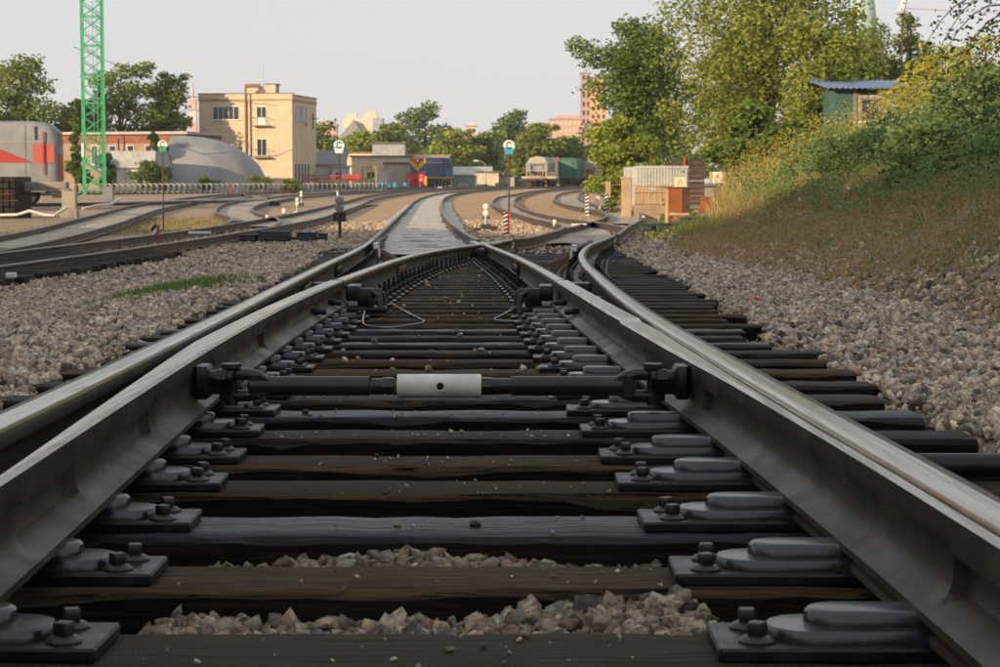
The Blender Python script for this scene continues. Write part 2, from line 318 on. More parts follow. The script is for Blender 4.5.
for i, y in enumerate(sl_y):
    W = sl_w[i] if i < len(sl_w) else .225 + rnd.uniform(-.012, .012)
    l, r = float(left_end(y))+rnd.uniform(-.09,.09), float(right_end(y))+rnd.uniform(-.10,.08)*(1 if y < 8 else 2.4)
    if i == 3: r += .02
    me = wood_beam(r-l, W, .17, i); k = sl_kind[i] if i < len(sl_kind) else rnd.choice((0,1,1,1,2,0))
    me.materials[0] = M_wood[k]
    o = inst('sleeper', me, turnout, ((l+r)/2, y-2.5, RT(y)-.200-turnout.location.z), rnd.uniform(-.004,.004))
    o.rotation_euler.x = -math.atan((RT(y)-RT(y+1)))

# slide chairs: plate, two-step pad and two square bolts
def stadium(cx, hx, hy, z, n=6):
    pts = []
    for k in range(n+1): a = -math.pi/2 + math.pi*k/n; pts.append((cx+hx-hy+hy*math.cos(a), hy*math.sin(a), z))
    for k in range(n+1): a = math.pi/2 + math.pi*k/n; pts.append((cx-hx+hy+hy*math.cos(a), hy*math.sin(a), z))
    return pts
def pad_mesh():
    b = MB(); S = lambda hx, hy, z, c=.215: stadium(c, hx, hy, z)
    b.rings([S(.150,.062,.0), S(.149,.061,.013), S(.146,.058,.0165), S(.128,.046,.0175,.226), S(.118,.041,.019,.235), S(.1165,.0395,.033,.235), S(.1125,.036,.037,.235), S(.106,.030,.0385,.235)]); return b.mesh('slide_pad', M_pad, 38)
def bolt_mesh():
    b = MB(); C = lambda r, z, n=12: [(r*math.cos(k*2*math.pi/n), r*math.sin(k*2*math.pi/n), z) for k in range(n)]
    b.rings([C(.024,0), C(.024,.003), C(.018,.008), C(.012,.010)]); b.box((0,0,.018), (.022,.022,.017), Matrix.Rotation(.3, 3, 'Z'), bev=.003); return b.mesh('square_bolt', M_bolt, 40)
pb = MB(); pb.box((.24,0,.009), (.48,.165,.019), bev=.004); PLATE = pb.mesh('slide_chair', M_iron, 30); PADM = pad_mesh(); BOLT = bolt_mesh()
def slide_chair(x, y, side):
    o = inst('slide_chair', PLATE, turnout, (x, y-2.5, RT(y)-.199-turnout.location.z), 0 if side > 0 else math.pi)
    o.rotation_euler.x = -.017*side; o.rotation_euler.z += rnd.uniform(-.02,.02)
    inst('slide_pad', PADM, o, (0,0,.0185)); 
    for dy in (-.043, .046): inst('square_bolt', BOLT, o, (.052+rnd.uniform(-.006,.006), dy+rnd.uniform(-.004,.004), .0185), rnd.uniform(0,1.5))
for i, y in enumerate(sl_y[1:]):
    if y > 11: break
    slide_chair(xat(RB, y)-.285+.003*(y-3), y+.005, 1); slide_chair(xat(LB, y)+.170, y+.005, -1)

# fastenings of the plain rails: ribbed plate, clamp and tall bolt, joined to one part each
def fastener_mesh():
    b = MB(); b.box((.075,0,.009), (.19,.15,.018), bev=.003); b.box((.055,0,.036), (.07,.07,.036), bev=.01)
    b.tube([(.062,0,.05),(.062,0,.066)], .021, 10); b.tube([(.062,0,.066),(.062,0,.090)], .019, 6); b.tube([(.062,0,.09),(.062,0,.125)], .011, 8)
    for dy in (-.05,.05): b.tube([(.13,dy,.018),(.13,dy,.036)], .016, 8)
    return b.mesh('rail_fastener', M_iron, 40)
FAST = fastener_mesh()
def fast(x, y, side): inst('rail_fastener', FAST, turnout, (x, y-2.5, RT(y)-.199-turnout.location.z), (0 if side > 0 else math.pi)+rnd.uniform(-.05,.05))
for y in sl_y[2:]:
    if y > 11.4 and y < 25: fast(xat(LB, y)+.036, y, 1); fast(xat(RB, y)-.036, y, -1)
    if y > 11.4 and y < 23: fast(xat(LB, y)-.11, y, -1); fast(xat(RB, y)+.11, y, 1)
    if 6.5 < y < 30: fast(xat(LS, y)+.036 if y > 10 else xat(LS, y)-.11, y, 1 if y > 10 else -1); fast(xat(RS, y)+.11, y, 1)
    if y < 6.5: fast(xat(RS, y)+.11, y, 1); fast(xat(LS, y)-.11, y, -1)
    if y > 12: fast(xat(LS, y)-.11, y, -1); fast(xat(RS, y)-.036, y, -1)

# heel blocks, joint bars and the crossing
def block(name, boxes, tubes=(), m=M_iron, bev=.008):
    b = MB()
    for c, d in boxes: b.box(c, d, bev=bev)
    for p, q, r in tubes: b.tube([p, q], r, 8)
    return b.build(name, m, turnout, 40, world=True)
for s, tab in ((-1, LB), (1, RB)):
    y = 11.25; x = xat(tab, y); z = RT(y); i = -s
    hb = block('heel_block', [((x+i*.05, y+.12, z-.075), (.075,.26,.085)), ((x+i*.12, y+.08, z-.10), (.09,.12,.10)), ((x+i*.13, y+.02, z-.165), (.22,.17,.035))],
          [((x+i*.02,y+.07,z-.075),(x+i*.20,y+.07,z-.075),.028), ((x+i*.02,y+.2,z-.075),(x+i*.16,y+.2,z-.075),.024), ((x+i*.15,y-.05,z-.15),(x+i*.15,y-.05,z-.10),.02)])
    cl = MB()
    for d in (0, .035, .07, .15): cl.tube([(x+i*(.20+d*.2), y-.02+d, z-.165), (x+i*(.19+d*.2), y-.0+d, z-.085), (x+i*(.15+d*.2), y+.03+d, z-.06)], .012, 6)
    cl.build('spring_clip', M_bolt, hb, 40, world=True)
    b2 = block('joint_bar', [((x+s*.087, 16.1, 0), (.001,.001,.001))]) if False else None
for tab, s, yy in ((LB,-1,17.2),(RB,1,17.6),(LS,-1,17.0),(RS,1,15.6),(LS,-1,12.4)):
    for side in (1, -1):
        x = xat(tab, yy) + .0375*s + side*.022; z = RT(yy); sl = (xat(tab, yy+.4)-xat(tab, yy-.4))/.8; Mr = Matrix.Rotation(-math.atan(sl), 3, 'Z')
        b = MB(); b.box((x, yy, z-.10), (.028,.72,.078), Mr, bev=.006)
        for d in (-.27,-.12,.12,.27): b.tube([(x+sl*d, yy+d, z-.10), (x+sl*d+side*.035, yy+d, z-.10)], .020, 6)
        b.build('joint_bar', M_rustside if side*s < 0 and yy in (17.2,15.6) else M_iron, turnout, 40, world=True)
# gap filler between tongue and stock behind the heel
for tab, tab2, s in ((LB, LS, -1), (RB, RS, 1)):
    for yy in (9.6, 10.6, 12.9):
        xa, xb = xat(tab, yy)+s*.06, xat(tab2, yy)-s*.0
        b = MB(); b.box(((xa+xb)/2, yy, RT(yy)-.105), (abs(xb-xa)+.02,.2,.075), bev=.01); b.tube([(xa-s*.10, yy, RT(yy)-.1), (xb, yy, RT(yy)-.1)], .015, 8)
        b.build('spacer_block', M_iron, turnout, 40, world=True)
fz = RT(26.3)
b = MB(); b.box((-.24,26.05,fz-.10), (.40,.55,.10), bev=.01); b.box((-.42,25.7,fz-.10),(.05,.5,.10),bev=.01); b.box((-.06,25.7,fz-.10),(.05,.5,.10),bev=.01)
for d in (-.3,-.18,-.06): b.tube([(d-.04,25.74,fz-.09),(d-.04,25.62,fz-.09)],.028,6)
b.build('crossing_block', M_iron, turnout, 40, world=True)
b = MB(); b.box((-.30,27.3,fz-.02-.02), (.085,1.9,.045), Matrix.Rotation(.10,3,'Z'), bev=.01); b.box((-.13,27.4,fz-.045), (.075,1.6,.04), Matrix.Rotation(-.16,3,'Z'), bev=.01)
b.build('crossing_nose', M_railtop, turnout, 40, world=True)
# check rails beside the stock rails, their flared ends painted white
for tab, s, y0, y1 in ((LS,-1,25.3,31.5),(RS,1,23.6,29)):
    pts = []
    for k in np.linspace(0, 1, 16):
        y = y0+(y1-y0)*k; fl = .05*max(0, 1-k*6)+.05*max(0, k*6-5); pts.append((xat(tab, y)-s*(.045+fl), y, RT(y)+.012))
    c = rail('check_rail', pts, -s, turnout, mats=[M_railside, M_rustside])
    x0 = pts[0][0]-s*.035; b = MB(); b.box((x0, y0-.012, RT(y0)-.02), (.078,.022,.05), bev=.004); b.box((x0-s*.03, y0-.014, RT(y0)-.10), (.03,.02,.10), bev=.004); b.box((x0+s*.02, y0+.25, RT(y0)+.016), (.05,.5,.008))
    b.build('white_end_mark', pm('white_mark_paint', (.78,.78,.76)), c, world=True)
    b = MB(); zz = RT(y0)-.2
    for q, hh in ((.0,.11),(.25,.13)): b.prism([(x0-s*.30, zz), (x0+s*.05, zz), (x0+s*.02, zz+hh), (x0-s*.05, zz+hh)], y0+.1+q, y0+.22+q, 'y')
    b.build('brace', M_rustside, c, world=True)

# ------------------------------------------------------------------ stretcher bar across the two tongues
ry = 5.12; rz = RT(ry)-.078; xl, xr = xat(LB, ry), xat(RB, ry)
bar = thing('stretcher_bar', 'black round stretcher bar with chipped white sleeve, lying between the two tongue rails', 'rod', ((xl+xr)/2, ry, rz))
MB().tube([(xl+.14, ry, rz), (-.335, ry, rz)], .0255, 16).tube([(-.33, ry, rz), (-.27, ry, rz)], .0205, 14).build('rod', M_rod, bar, 40, world=True)
MB().tube([(.03, ry, rz), (xr-.17, ry, rz)], .0255, 16).tube([(-.06, ry, rz), (.035, ry, rz)], .0205, 14).build('rod', M_rod, bar, 40, world=True)
MB().tube([(-.30,ry,rz),(-.274,ry,rz)], .0245, 6).build('lock_nut', M_rod, bar, 30, world=True); MB().tube([(-.05,ry,rz),(-.022,ry,rz)], .0245, 6).build('lock_nut', M_rod, bar, 30, world=True)
slv = MB().tube([(-.264,ry,rz),(-.260,ry,rz),(-.052,ry,rz),(-.048,ry,rz)], [.0285,.031,.031,.0285], 24).build('white_sleeve', M_white, bar, 40, world=True)
ha = MB(); C = lambda r, yy, n=14: [(-.153+r*math.cos(k*2*math.pi/n), yy, rz+.002+r*math.sin(k*2*math.pi/n)) for k in range(n)]
ha.rings([C(.0105, ry-.029), C(.0105, ry-.0318)]); ha.build('sleeve_hole', mat('hole_black', (.01,.01,.01), .9), slv, world=True)
ha = MB(); n = 14; o_ = C(.0135, ry-.0325); i_ = C(.0095, ry-.0325); ob = C(.0135, ry-.027)
ha.add(o_+i_+ob, [(k,(k+1)%n,n+(k+1)%n,n+k) for k in range(n)] + [(k,2*n+k,2*n+(k+1)%n,(k+1)%n) for k in range(n)]); ha.build('hole_rim', M_white, slv, 40, world=True)
for s, xe in ((-1, xl), (1, xr)):
    i = -s; x1 = xe+i*.175; b = MB()
    for dz in (-.026, .030):         # fork: two bars joined by a round bend
        b.tube([(x1, ry, rz+dz*.2), (x1-i*.018, ry, rz+dz*.8), (x1-i*.04, ry, rz+dz), (xe+i*.075, ry, rz+dz), (xe+i*.06, ry, rz+dz)], [.022,.017,.0155,.017,.012], 10)
    b.tube([(x1-i*.012, ry-.02, rz), (x1-i*.012, ry+.02, rz)], .03, 12)
    b.build('fork', M_rod, bar, 45, world=True)
    b = MB(); b.box((xe+i*.018, ry, rz+.012), (.042,.11,.085), bev=.012); b.box((xe+i*.055, ry, rz+.004), (.08,.06,.046), bev=.008)
    b.tube([(xe+i*.035, ry-.02, rz+.022), (xe+i*.10, ry-.028, rz+.022)], .021, 12); b.tube([(xe+i*.06, ry-.025, rz+.022), (xe+i*.085, ry-.028, rz+.022)], .027, 6)
    b.build('clamp', M_iron, bar, 40, world=True)
    MB().tube([(xe+i*.09,ry,rz-.05),(xe+i*.09,ry,rz+.05)], .017, 10).tube([(xe+i*.09,ry,rz+.047),(xe+i*.09,ry,rz+.058)], .026, 8).build('pin', M_bolt, bar, 40, world=True)
# black point-drive rod outside the right stock rail
pr_ = thing('drive_rod', 'black capped drive rod lying on the ballast outside the right stock rail', 'rod', (1.0, 4.28, RT(4.28)-.14))
MB().tube([(.80,4.22,RT(4.2)-.170),(1.9,4.22,RT(4.2)-.170)], .026, 16).build('rod', M_iron, pr_, 40, world=True)
MB().tube([(.745,4.22,RT(4.2)-.168),(.80,4.22,RT(4.2)-.168),(.82,4.22,RT(4.2)-.168)], [.024,.032,.032], 16).build('cap', M_iron, pr_, 40, world=True)
# wire loops by the heel blocks
for s, nm, pts in ((-1,'bent bright wire loop lying on the timbers by the left heel block', [(-.74,10.9,.62),(-.68,10.0,.64),(-.55,9.75,.635),(-.43,10.1,.632),(-.40,10.45,.63),(-.47,11.0,.632),(-.57,11.7,.64),(-.66,12,.66)]),
                   (1,'bent bright wire loop lying on the timbers by the right heel block', [(.22,10.5,.64),(.12,10.35,.632),(.02,10.35,.632),(-.03,10.6,.63),(.02,11.2,.632),(.08,12.0,.64),(.12,12.3,.67)])):
    p = [(a, b_, RT(b_)-.2+.012+(.03 if k in (0, len(pts)-1) else .004*math.sin(k))) for k, (a, b_, c) in enumerate(pts)]
    tag(MB().tube([tuple(q) for q in spline(p, .06)], .0055, 6).build('wire_loop', M_wire, None, 60), nm, 'wire')

# ------------------------------------------------------------------ tracks beyond the crossing and in the yard (surveyed running edges x, y, rail height)
def track(name, label, rails, group=None, stepf=.04):
    p0 = rails[0][0][0]; t = thing(name, label, 'railway track', (p0[0], p0[1], G(p0[0], p0[1])), group=group)
    for pts, side in rails:
        q = spline(pts, 1.2 if pts[0][1] < 100 else 4); rail('running_rail', [tuple(v) for v in q], side, t, far=True)
    return t
L_left = [(-1.88,30,.485),(-2.2,37,.40),(-2.66,48,.29),(-3.22,62.5,.21),(-4.16,90.6,.17),(-5.10,120,.17),(-5.56,142,.21),(-5.62,168,.28),(-4.91,195,.35),(-3.04,217.4,.41),(2.75,275,.55),(12,340,.62)]
L_right = [(-.36,30,.485),(-.49,32.8,.45),(-.83,40.6,.37),(-1.34,53.2,.27),(-1.99,69.8,.22),(-2.86,97,.20),(-3.72,129.8,.22),(-4.1,162,.26),(-3.6,189,.33),(-1.75,217.4,.41),(3.2,268,.54),(12.5,336,.62)]
R_left = [(.26,30.5,.48),(.56,33,.445),(1.02,38.7,.38),(1.28,41.6,.36),(1.48,45.5,.33),(1.56,50,.29),(1.42,54.6,.26),(1.0,62.8,.23),(.58,73.2,.22),(.16,83,.21),(-.25,99.6,.20),(-.40,119.5,.21),(-.04,149,.23),(.95,166,.27),(4.12,217.4,.41),(8.2,257.7,.52),(19.6,372,.63)]
R_right = [(2.06,35.8,.41),(3.04,47.6,.31),(3.7,54.5,.26),(4.30,61.3,.23),(4.88,69.3,.22),(5.2,77.4,.21),(5.16,87.7,.20),(4.88,99.6,.20),(4.82,108,.21),(5.18,130,.22),(6.1,157,.24),(8.08,195,.35),(12.5,237.6,.46),(20,290,.58)]
R_b = [(1.47,44,.335),(1.80,47,.31),(2.09,50.4,.29),(2.53,54.6,.26),(3.03,59.6,.24),(3.55,65.9,.22),(3.82,71.2,.22),(3.90,79.8,.21),(3.74,87.7,.20),(3.45,99.6,.20),(3.34,114.9,.21),(3.55,129.8,.22),(4.63,162,.26),(6.52,195,.35),(10,230,.44),(14.1,265,.54)]
R_a = [(2.74,44,.335),(2.80,47,.31),(2.72,51,.28),(2.50,55.4,.26),(2.25,58,.245),(1.92,61.5,.235),(1.42,71.2,.22),(.98,86,.20),(.76,105,.20),(.93,129.8,.22),(1.81,162,.26),(4.4,207,.38),(8,240,.47),(16,300,.6)]
M_front = [(-7.6,22,.15),(-7.3,27,.15),(-7.05,30.7,.15),(-6.88,33,.15),(-6.70,36,.15),(-6.55,39,.15),(-6.39,43,.15),(-6.24,47.5,.15),(-6.12,54,.15),(-6.03,64.3,.15),(-6.35,77.5,.15),(-7.3,104,.16),(-8.2,126,.20),(-8.75,149,.23),(-8.55,172,.29),(-7.8,205,.38),(-5.2,237,.46),(2,290,.57)]
M_back = [(-9.1,22,.15),(-8.75,28,.15),(-8.5,33,.15),(-8.21,38,.15),(-7.98,43,.15),(-7.78,48,.15),(-7.65,55,.15),(-7.66,61,.15),(-7.75,69,.15),(-7.88,77,.15),(-8.3,92,.15),(-8.9,110,.16),(-10.2,147,.22),(-10.45,172,.29),(-10,195,.35),(-9.0,223,.43),(-6.6,250,.5),(0,300,.58)]
M_a = [(-7.66,54,.15),(-8.1,60,.15),(-8.86,66.5,.15),(-9.95,72.5,.15),(-11.3,80,.15),(-13.2,94,.15),(-15.1,111,.16),(-16.3,130,.20),(-17.2,157,.25),(-17.0,175,.30),(-16.2,192,.34),(-14.6,214,.40),(-9,260,.52)]
M_b = [(-6.14,53,.15),(-6.6,59.5,.15),(-7.35,66,.15),(-8.2,71,.15),(-9.3,77,.15),(-10.6,85.5,.15),(-11.8,95.5,.15),(-13.0,108.5,.16),(-13.9,122,.19),(-14.75,148,.23),(-14.5,168,.28),(-13.4,190,.33),(-10.5,222,.42),(-6,255,.5)]
N_front = [(-8.2,24,.15),(-8.7,33,.15),(-9.0,38,.15),(-9.5,43.5,.15),(-10.2,50,.15),(-11.4,60,.15),(-13.6,76.5,.15),(-15.4,91,.15),(-17.2,108,.16),(-18.8,126,.20),(-21.4,155,.24),(-22.0,177,.30),(-21,203,.37),(-17,240,.46)]
N_back = [(-9.9,28,.15),(-10.5,38,.15),(-11.25,46,.15),(-12.2,54,.15),(-13.7,65,.15),(-16.0,82,.15),(-18.2,98,.15),(-20.0,116,.18),(-22.4,144,.22),(-23.6,175,.30),(-23.0,199,.36),(-20.5,228,.43),(-17.5,248,.48)]
track('railway_track', 'track bedded in pale grey sand running straight ahead from the crossing then bending right', [(L_left,-1),(L_right,1)])
track('railway_track', 'snaking track right of the crossing with its sharp double bend and second set of points', [(R_left,-1),(R_right,1),(R_a,1),(R_b,-1)])
track('railway_track', 'rusty siding nearest on the left with points that split off two curled rails', [(M_front,1),(M_back,-1),(M_a,-1),(M_b,1)])
track('railway_track', 'left-hand siding curving past the stacked sleepers and concrete beam', [(N_front,1),(N_back,-1)])
def offset_track(label, pts, g=1.52):
    a, b = [], []
    for i, p in enumerate(pts):
        q = pts[min(i+1, len(pts)-1)]; r = pts[max(i-1, 0)]; dx, dy = q[0]-r[0], q[1]-r[1]; l = math.hypot(dx, dy)
        z = CZ-float(prof(p[1])); a.append((p[0]-dy/l*g/2, p[1]+dx/l*g/2, z)); b.append((p[0]+dy/l*g/2, p[1]-dx/l*g/2, z))
    return track('railway_track', label, [(a,-1),(b,1)])
offset_track('farthest yard track sweeping right, the blue shunting locomotive standing on it', [(-60,150),(-42,205),(-28,245),(-11.3,283),(-4,297),(10,316),(40,345)])
offset_track('yard track sweeping right just in front of the white loop fence', [(-60,130),(-40,176),(-26,215),(-13,245),(0,268),(20,296),(50,325)])
offset_track('yard track on the left below the grey and red railcar', [(-60,88),(-36,97),(-26,104),(-20,113),(-17,128),(-18,152),(-22,176)])
offset_track('far yard track on the right, the hopper and green wagons standing on it', [(-8,268),(4,286),(14,305),(30,326),(60,352)])
# a few sleeper ends in the nearest siding
ms = thing('sleeper_row', 'dark sleeper ends showing beside the nearest left siding', 'sleepers', (-7,30,.0))
for k in range(26):
    y = 24+k*.55; xm = float(np.interp(y, [p[1] for p in M_front], [p[0] for p in M_front]))-.76
    b = MB(); b.box((xm, y, -.02), (2.75+rnd.uniform(-.1,.1), .22, .10), bev=.01); b.build('sleeper', M_wood[rnd.choice((1,3,0))], ms, world=True)
# pale fine sand filled between the rails, with timbers showing through in places
def strip(name, A, B, y0, y1, dz, m, inset=.05, n=90, label=None):
    ya = [p[1] for p in A]; yb = [p[1] for p in B]; V, F = [], []; K = 9
    for i in range(n+1):
        y = y0*(y1/y0)**(i/n); xa = float(np.interp(y, ya, [p[0] for p in A]))+inset; xb = float(np.interp(y, yb, [p[0] for p in B]))-inset
        z = float(np.interp(y, ya, [p[2] for p in A]))
        xb += .05*math.sin(y*.9)*math.sin(y*.37)*(1 if xb-xa > .3 else .2); xa += .05*math.sin(y*.7+2)*math.sin(y*.41)*(1 if xb-xa > .3 else .2)
        for k in range(K): x = xa+(xb-xa)*k/(K-1); V.append((x, y, z-dz + .012*math.sin(x*9+y*2.1)*math.sin(y*1.3)))
    F = [(i*K+k, i*K+k+1, (i+1)*K+k+1, (i+1)*K+k) for i in range(n) for k in range(K-1)]
    o = npobj(name, V, F, m, smooth=True); o['kind'] = 'structure'; return o
M_sand = mat('pale_track_sand', (.56,.52,.46), .95, (.42,.385,.335), 1.3, c3=(.26,.22,.19), s3=3.2, k3=(.62,.74), stretch=(.6,1,1), bump=.8, bscale=14, bdist=.02)
M_sand2 = mat('trodden_sand', (.44,.38,.31), .95, (.30,.255,.21), 1.1, c3=(.13,.105,.09), s3=4, k3=(.58,.7), bump=.8, bscale=14, bdist=.03)
LLx = [(xat(LS, y), y, RT(y)) for y in (24,26,28)] + L_left; LRx = [(-.05,24,RT(24)),(-.1,26,RT(26)),(-.22,28,RT(28))] + L_right
strip('track_sand', LLx, LRx, 26.6, 200, .145, M_sand)
strip('track_sand', [(p[0]-.42*min(1,max(.05,(p[1]-34)/30)),p[1],p[2]) for p in [(-2.04,34,.43)]+L_left[1:6]], [(-2.04,34,.43)]+L_left[1:6], 34, 118, .165, M_sand, .0)
strip('track_sand', [(p[0]+.08,p[1],p[2]) for p in L_right[1:7]], [(p[0]+.08+.45*min(1,max(.05,(p[1]-32)/30)),p[1],p[2]) for p in L_right[1:7]], 34, 125, .165, M_sand, .0)
strip('track_sand', R_left[:14], R_a[5:12] if False else [(1.5,30,.48),(2.1,36,.41),(2.5,44,.335),(2.7,51,.28),(2.2,58,.24),(1.42,71,.22),(.98,86,.2),(.76,105,.2),(.93,130,.22),(1.81,162,.26)], 35, 160, .15, M_sand2)
strip('track_sand', [(3.03,59.6,.24)]+R_b[5:13], [(4.2,60,.23)]+R_right[4:12], 60, 170, .15, M_sand2)
strip('track_sand', M_back[3:12], M_front[4:12], 60, 120, .14, M_sand2); strip('track_sand', N_back[:11], N_front[1:12], 40, 140, .14, M_sand2); strip('track_sand', M_a[2:10], M_b[2:10], 68, 150, .14, M_sand2)
for k, (yy, wdt) in enumerate([(29.2,1.1),(31.4,.85),(33.0,.5),(36.2,.95),(37.6,.8),(40.5,.8),(44,.7),(52,.75),(58,.6)]):
    xa = float(np.interp(yy, [p[1] for p in L_left], [p[0] for p in L_left])); xb = float(np.interp(yy, [p[1] for p in L_right], [p[0] for p in L_right]))
    z = float(np.interp(yy, [p[1] for p in L_left], [p[2] for p in L_left])); b = MB(); b.box(((xa+xb)/2+.05*math.sin(k*3), yy, z-.20), (wdt,.20,.118), bev=.01)
    tag(b.build('timber', M_wood[1], None), 'dark timbers half buried in the pale sand between the rails ahead', 'timber', 'half buried timbers in the pale sand')

# ------------------------------------------------------------------ ballast stones
_t = (1+5**.5)/2
ICO_V = np.array([(-1,_t,0),(1,_t,0),(-1,-_t,0),(1,-_t,0),(0,-1,_t),(0,1,_t),(0,-1,-_t),(0,1,-_t),(_t,0,-1),(_t,0,1),(-_t,0,-1),(-_t,0,1)])/math.sqrt(1+_t*_t)
ICO_F = np.array([(0,11,5),(0,5,1),(0,1,7),(0,7,10),(0,10,11),(1,5,9),(5,11,4),(11,10,2),(10,7,6),(7,1,8),(3,9,4),(3,4,2),(3,2,6),(3,6,8),(3,8,9),(4,9,5),(2,4,11),(6,2,10),(8,6,7),(9,8,1)])
OCT_V = np.array([(1,0,0),(-1,0,0),(0,1,0),(0,-1,0),(0,0,1),(0,0,-1)], float); OCT_F = np.array([(0,2,4),(2,1,4),(1,3,4),(3,0,4),(2,0,5),(1,2,5),(3,1,5),(0,3,5)])
PAL = np.array([(.36,.335,.29),(.42,.37,.29),(.40,.325,.27),(.25,.24,.22),(.52,.48,.41),(.13,.125,.12),(.33,.265,.21),(.38,.385,.36)])
PALP = np.array([.26,.20,.10,.15,.10,.07,.06,.06])
CUB_V = np.array([(i,j,k) for k in (-1,1) for j in (-1,1) for i in (-1,1)], float)*.72; CUB_F = np.array([(0,2,1),(1,2,3),(4,5,6),(5,7,6),(0,1,5),(0,5,4),(2,6,3),(3,6,7),(0,4,2),(2,4,6),(1,3,5),(3,7,5)])
def rotm(n):
    q = nrs.randn(n, 4); q /= np.linalg.norm(q, axis=1)[:, None]; a, b, c, d = q.T
    return np.stack([np.stack([1-2*(c*c+d*d), 2*(b*c-a*d), 2*(b*d+a*c)], 1), np.stack([2*(b*c+a*d), 1-2*(b*b+d*d), 2*(c*d-a*b)], 1), np.stack([2*(b*d-a*c), 2*(c*d+a*b), 1-2*(b*b+c*c)], 1)], 1)
def stones(name, X, Y, Z, rad, lo=False, dark=None):
    n = len(X); bv, bf = (CUB_V, CUB_F) if lo else (ICO_V, ICO_F); k = len(bv)
    var = 24; shp = np.stack([bv*(1+.5*(nrs.rand(k, 1)-.5))*(1+.45*(nrs.rand(k, 3)-.5)) for _ in range(var)])
    S = shp[nrs.randint(0, var, n)]; S = S*(np.array([1.15,.90,.54])*(1+.5*(nrs.rand(n, 1, 3)-.5)))*rad[:, None, None]
    V = np.einsum('nij,nkj->nki', rotm(n), S) + np.stack([X, Y, Z], 1)[:, None]
    F = (bf[None] + (np.arange(n)*k)[:, None, None]).reshape(-1, 3)
    c = PAL[nrs.choice(len(PAL), n, p=PALP/PALP.sum())]*(.85+.95*nrs.rand(n, 1))*np.array([1.12,1.01,.89])
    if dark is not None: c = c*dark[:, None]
    return npobj(name, V.reshape(-1, 3), F, M_stone, col=np.repeat(c, k, 0))
def scatter(n, x0, x1, y0, y1, ypow=1.0):
    y = y0+(y1-y0)*nrs.rand(n)**ypow; return x0+(x1-x0)*nrs.rand(n), y
X, Y, RR = [], [], []
def put(x, y, r): X.append(x); Y.append(y); RR.append(r)
x, y = scatter(120000, 1.15, 6, 2.5, 26, 1.25); ok = (x > right_end(y)-.06-.35*nrs.rand(len(x))**4) & (x < toe(y)-.1+.6*nrs.rand(len(x))) & (x < .27*y+1.6); put(x[ok], y[ok], .007+.026*nrs.rand(ok.sum())**2.4)
x, y = scatter(150000, -6.2, -1.3, 2.2, 26, 1.2); ok = (x < left_end(y)+.04) & (x > -.27*y-2.4); put(x[ok], y[ok], .007+.026*nrs.rand(ok.sum())**2.4)
X, Y, RR = map(np.concatenate, (X, Y, RR)); Zs = ground_h(X, Y)+RR*.35+.012*nrs.rand(len(X)); far_ = Y > 9
o = stones('ballast_stones', X[~far_], Y[~far_], Zs[~far_], RR[~far_]*1.05); o['kind'] = 'stuff'; o['label'] = 'grey and pinkish crushed stone ballast beside the sleepers'
o = stones('ballast_stones', X[far_], Y[far_], Zs[far_], RR[far_]*1.15, True); o['kind'] = 'stuff'; o['label'] = 'finer looking ballast further along the tracks'
x, y = scatter(26000, -9, 8, 26, 70, 1.4); ok = (np.abs(x-.1) > 0) & (x < toe(y)+.3) & ~((x > -2.9) & (x < -.1) & (x > -1.4-(y-26)*.03) & (x < -.1-(y-26)*.03)); x, y = x[ok], y[ok]
o = stones('ballast_stones', x, y, ground_h(x, y)+.008, .016+.03*nrs.rand(len(x)), True); o['kind'] = 'stuff'; o['label'] = 'scattered stones on the sandy ground around the far tracks'
# stones in the pits between sleepers
X, Y, Z, RR, D = [], [], [], [], []
for i in range(len(sl_y)-1):
    y0, y1 = sl_y[i]+.11, sl_y[i+1]-.11; ym = (y0+y1)/2
    if y1-y0 < .03 or ym > 26: continue
    heap = {2:(.004, -.64, .46), 3:(-.012, -.66, .46)}.get(i); nn = 4200 if i < 4 else 1500 if i < 9 else 320
    x = left_end(ym)+(right_end(ym)-left_end(ym))*nrs.rand(nn); y = y0+(y1-y0)*nrs.rand(nn); r = .008+.014*nrs.rand(nn)**1.5
    lev = -.16 + .03*np.sin(x*3+i*2) + .02*nrs.rand(nn)
    if heap: m_ = sst((x-heap[1])/.18)*sst((heap[2]-x)/.2); lev = lev*(1-m_)+(heap[0]-.012+.014*np.sin(x*7+i*3)+(.03*x if i == 2 else 0)-.02*nrs.rand(nn)-.02)*m_
    elif i > 9 and i % 4 == 1: m_ = sst((x+.9)/.3)*sst((.9-x)/.3); lev = lev*(1-m_)-.035*m_
    out = (x < left_end(ym)+.42) | (x > right_end(ym)-.55); lev = np.where(out, np.maximum(lev, -.05-.05*nrs.rand(nn)), lev)
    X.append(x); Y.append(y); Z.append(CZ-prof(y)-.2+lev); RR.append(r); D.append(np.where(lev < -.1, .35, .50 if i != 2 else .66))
o = stones('ballast_stones', *[np.concatenate(q) for q in (X, Y, Z, RR)], dark=np.concatenate(D)); o['kind'] = 'stuff'; o['label'] = 'crushed stones lying in the gaps between the dark sleepers'
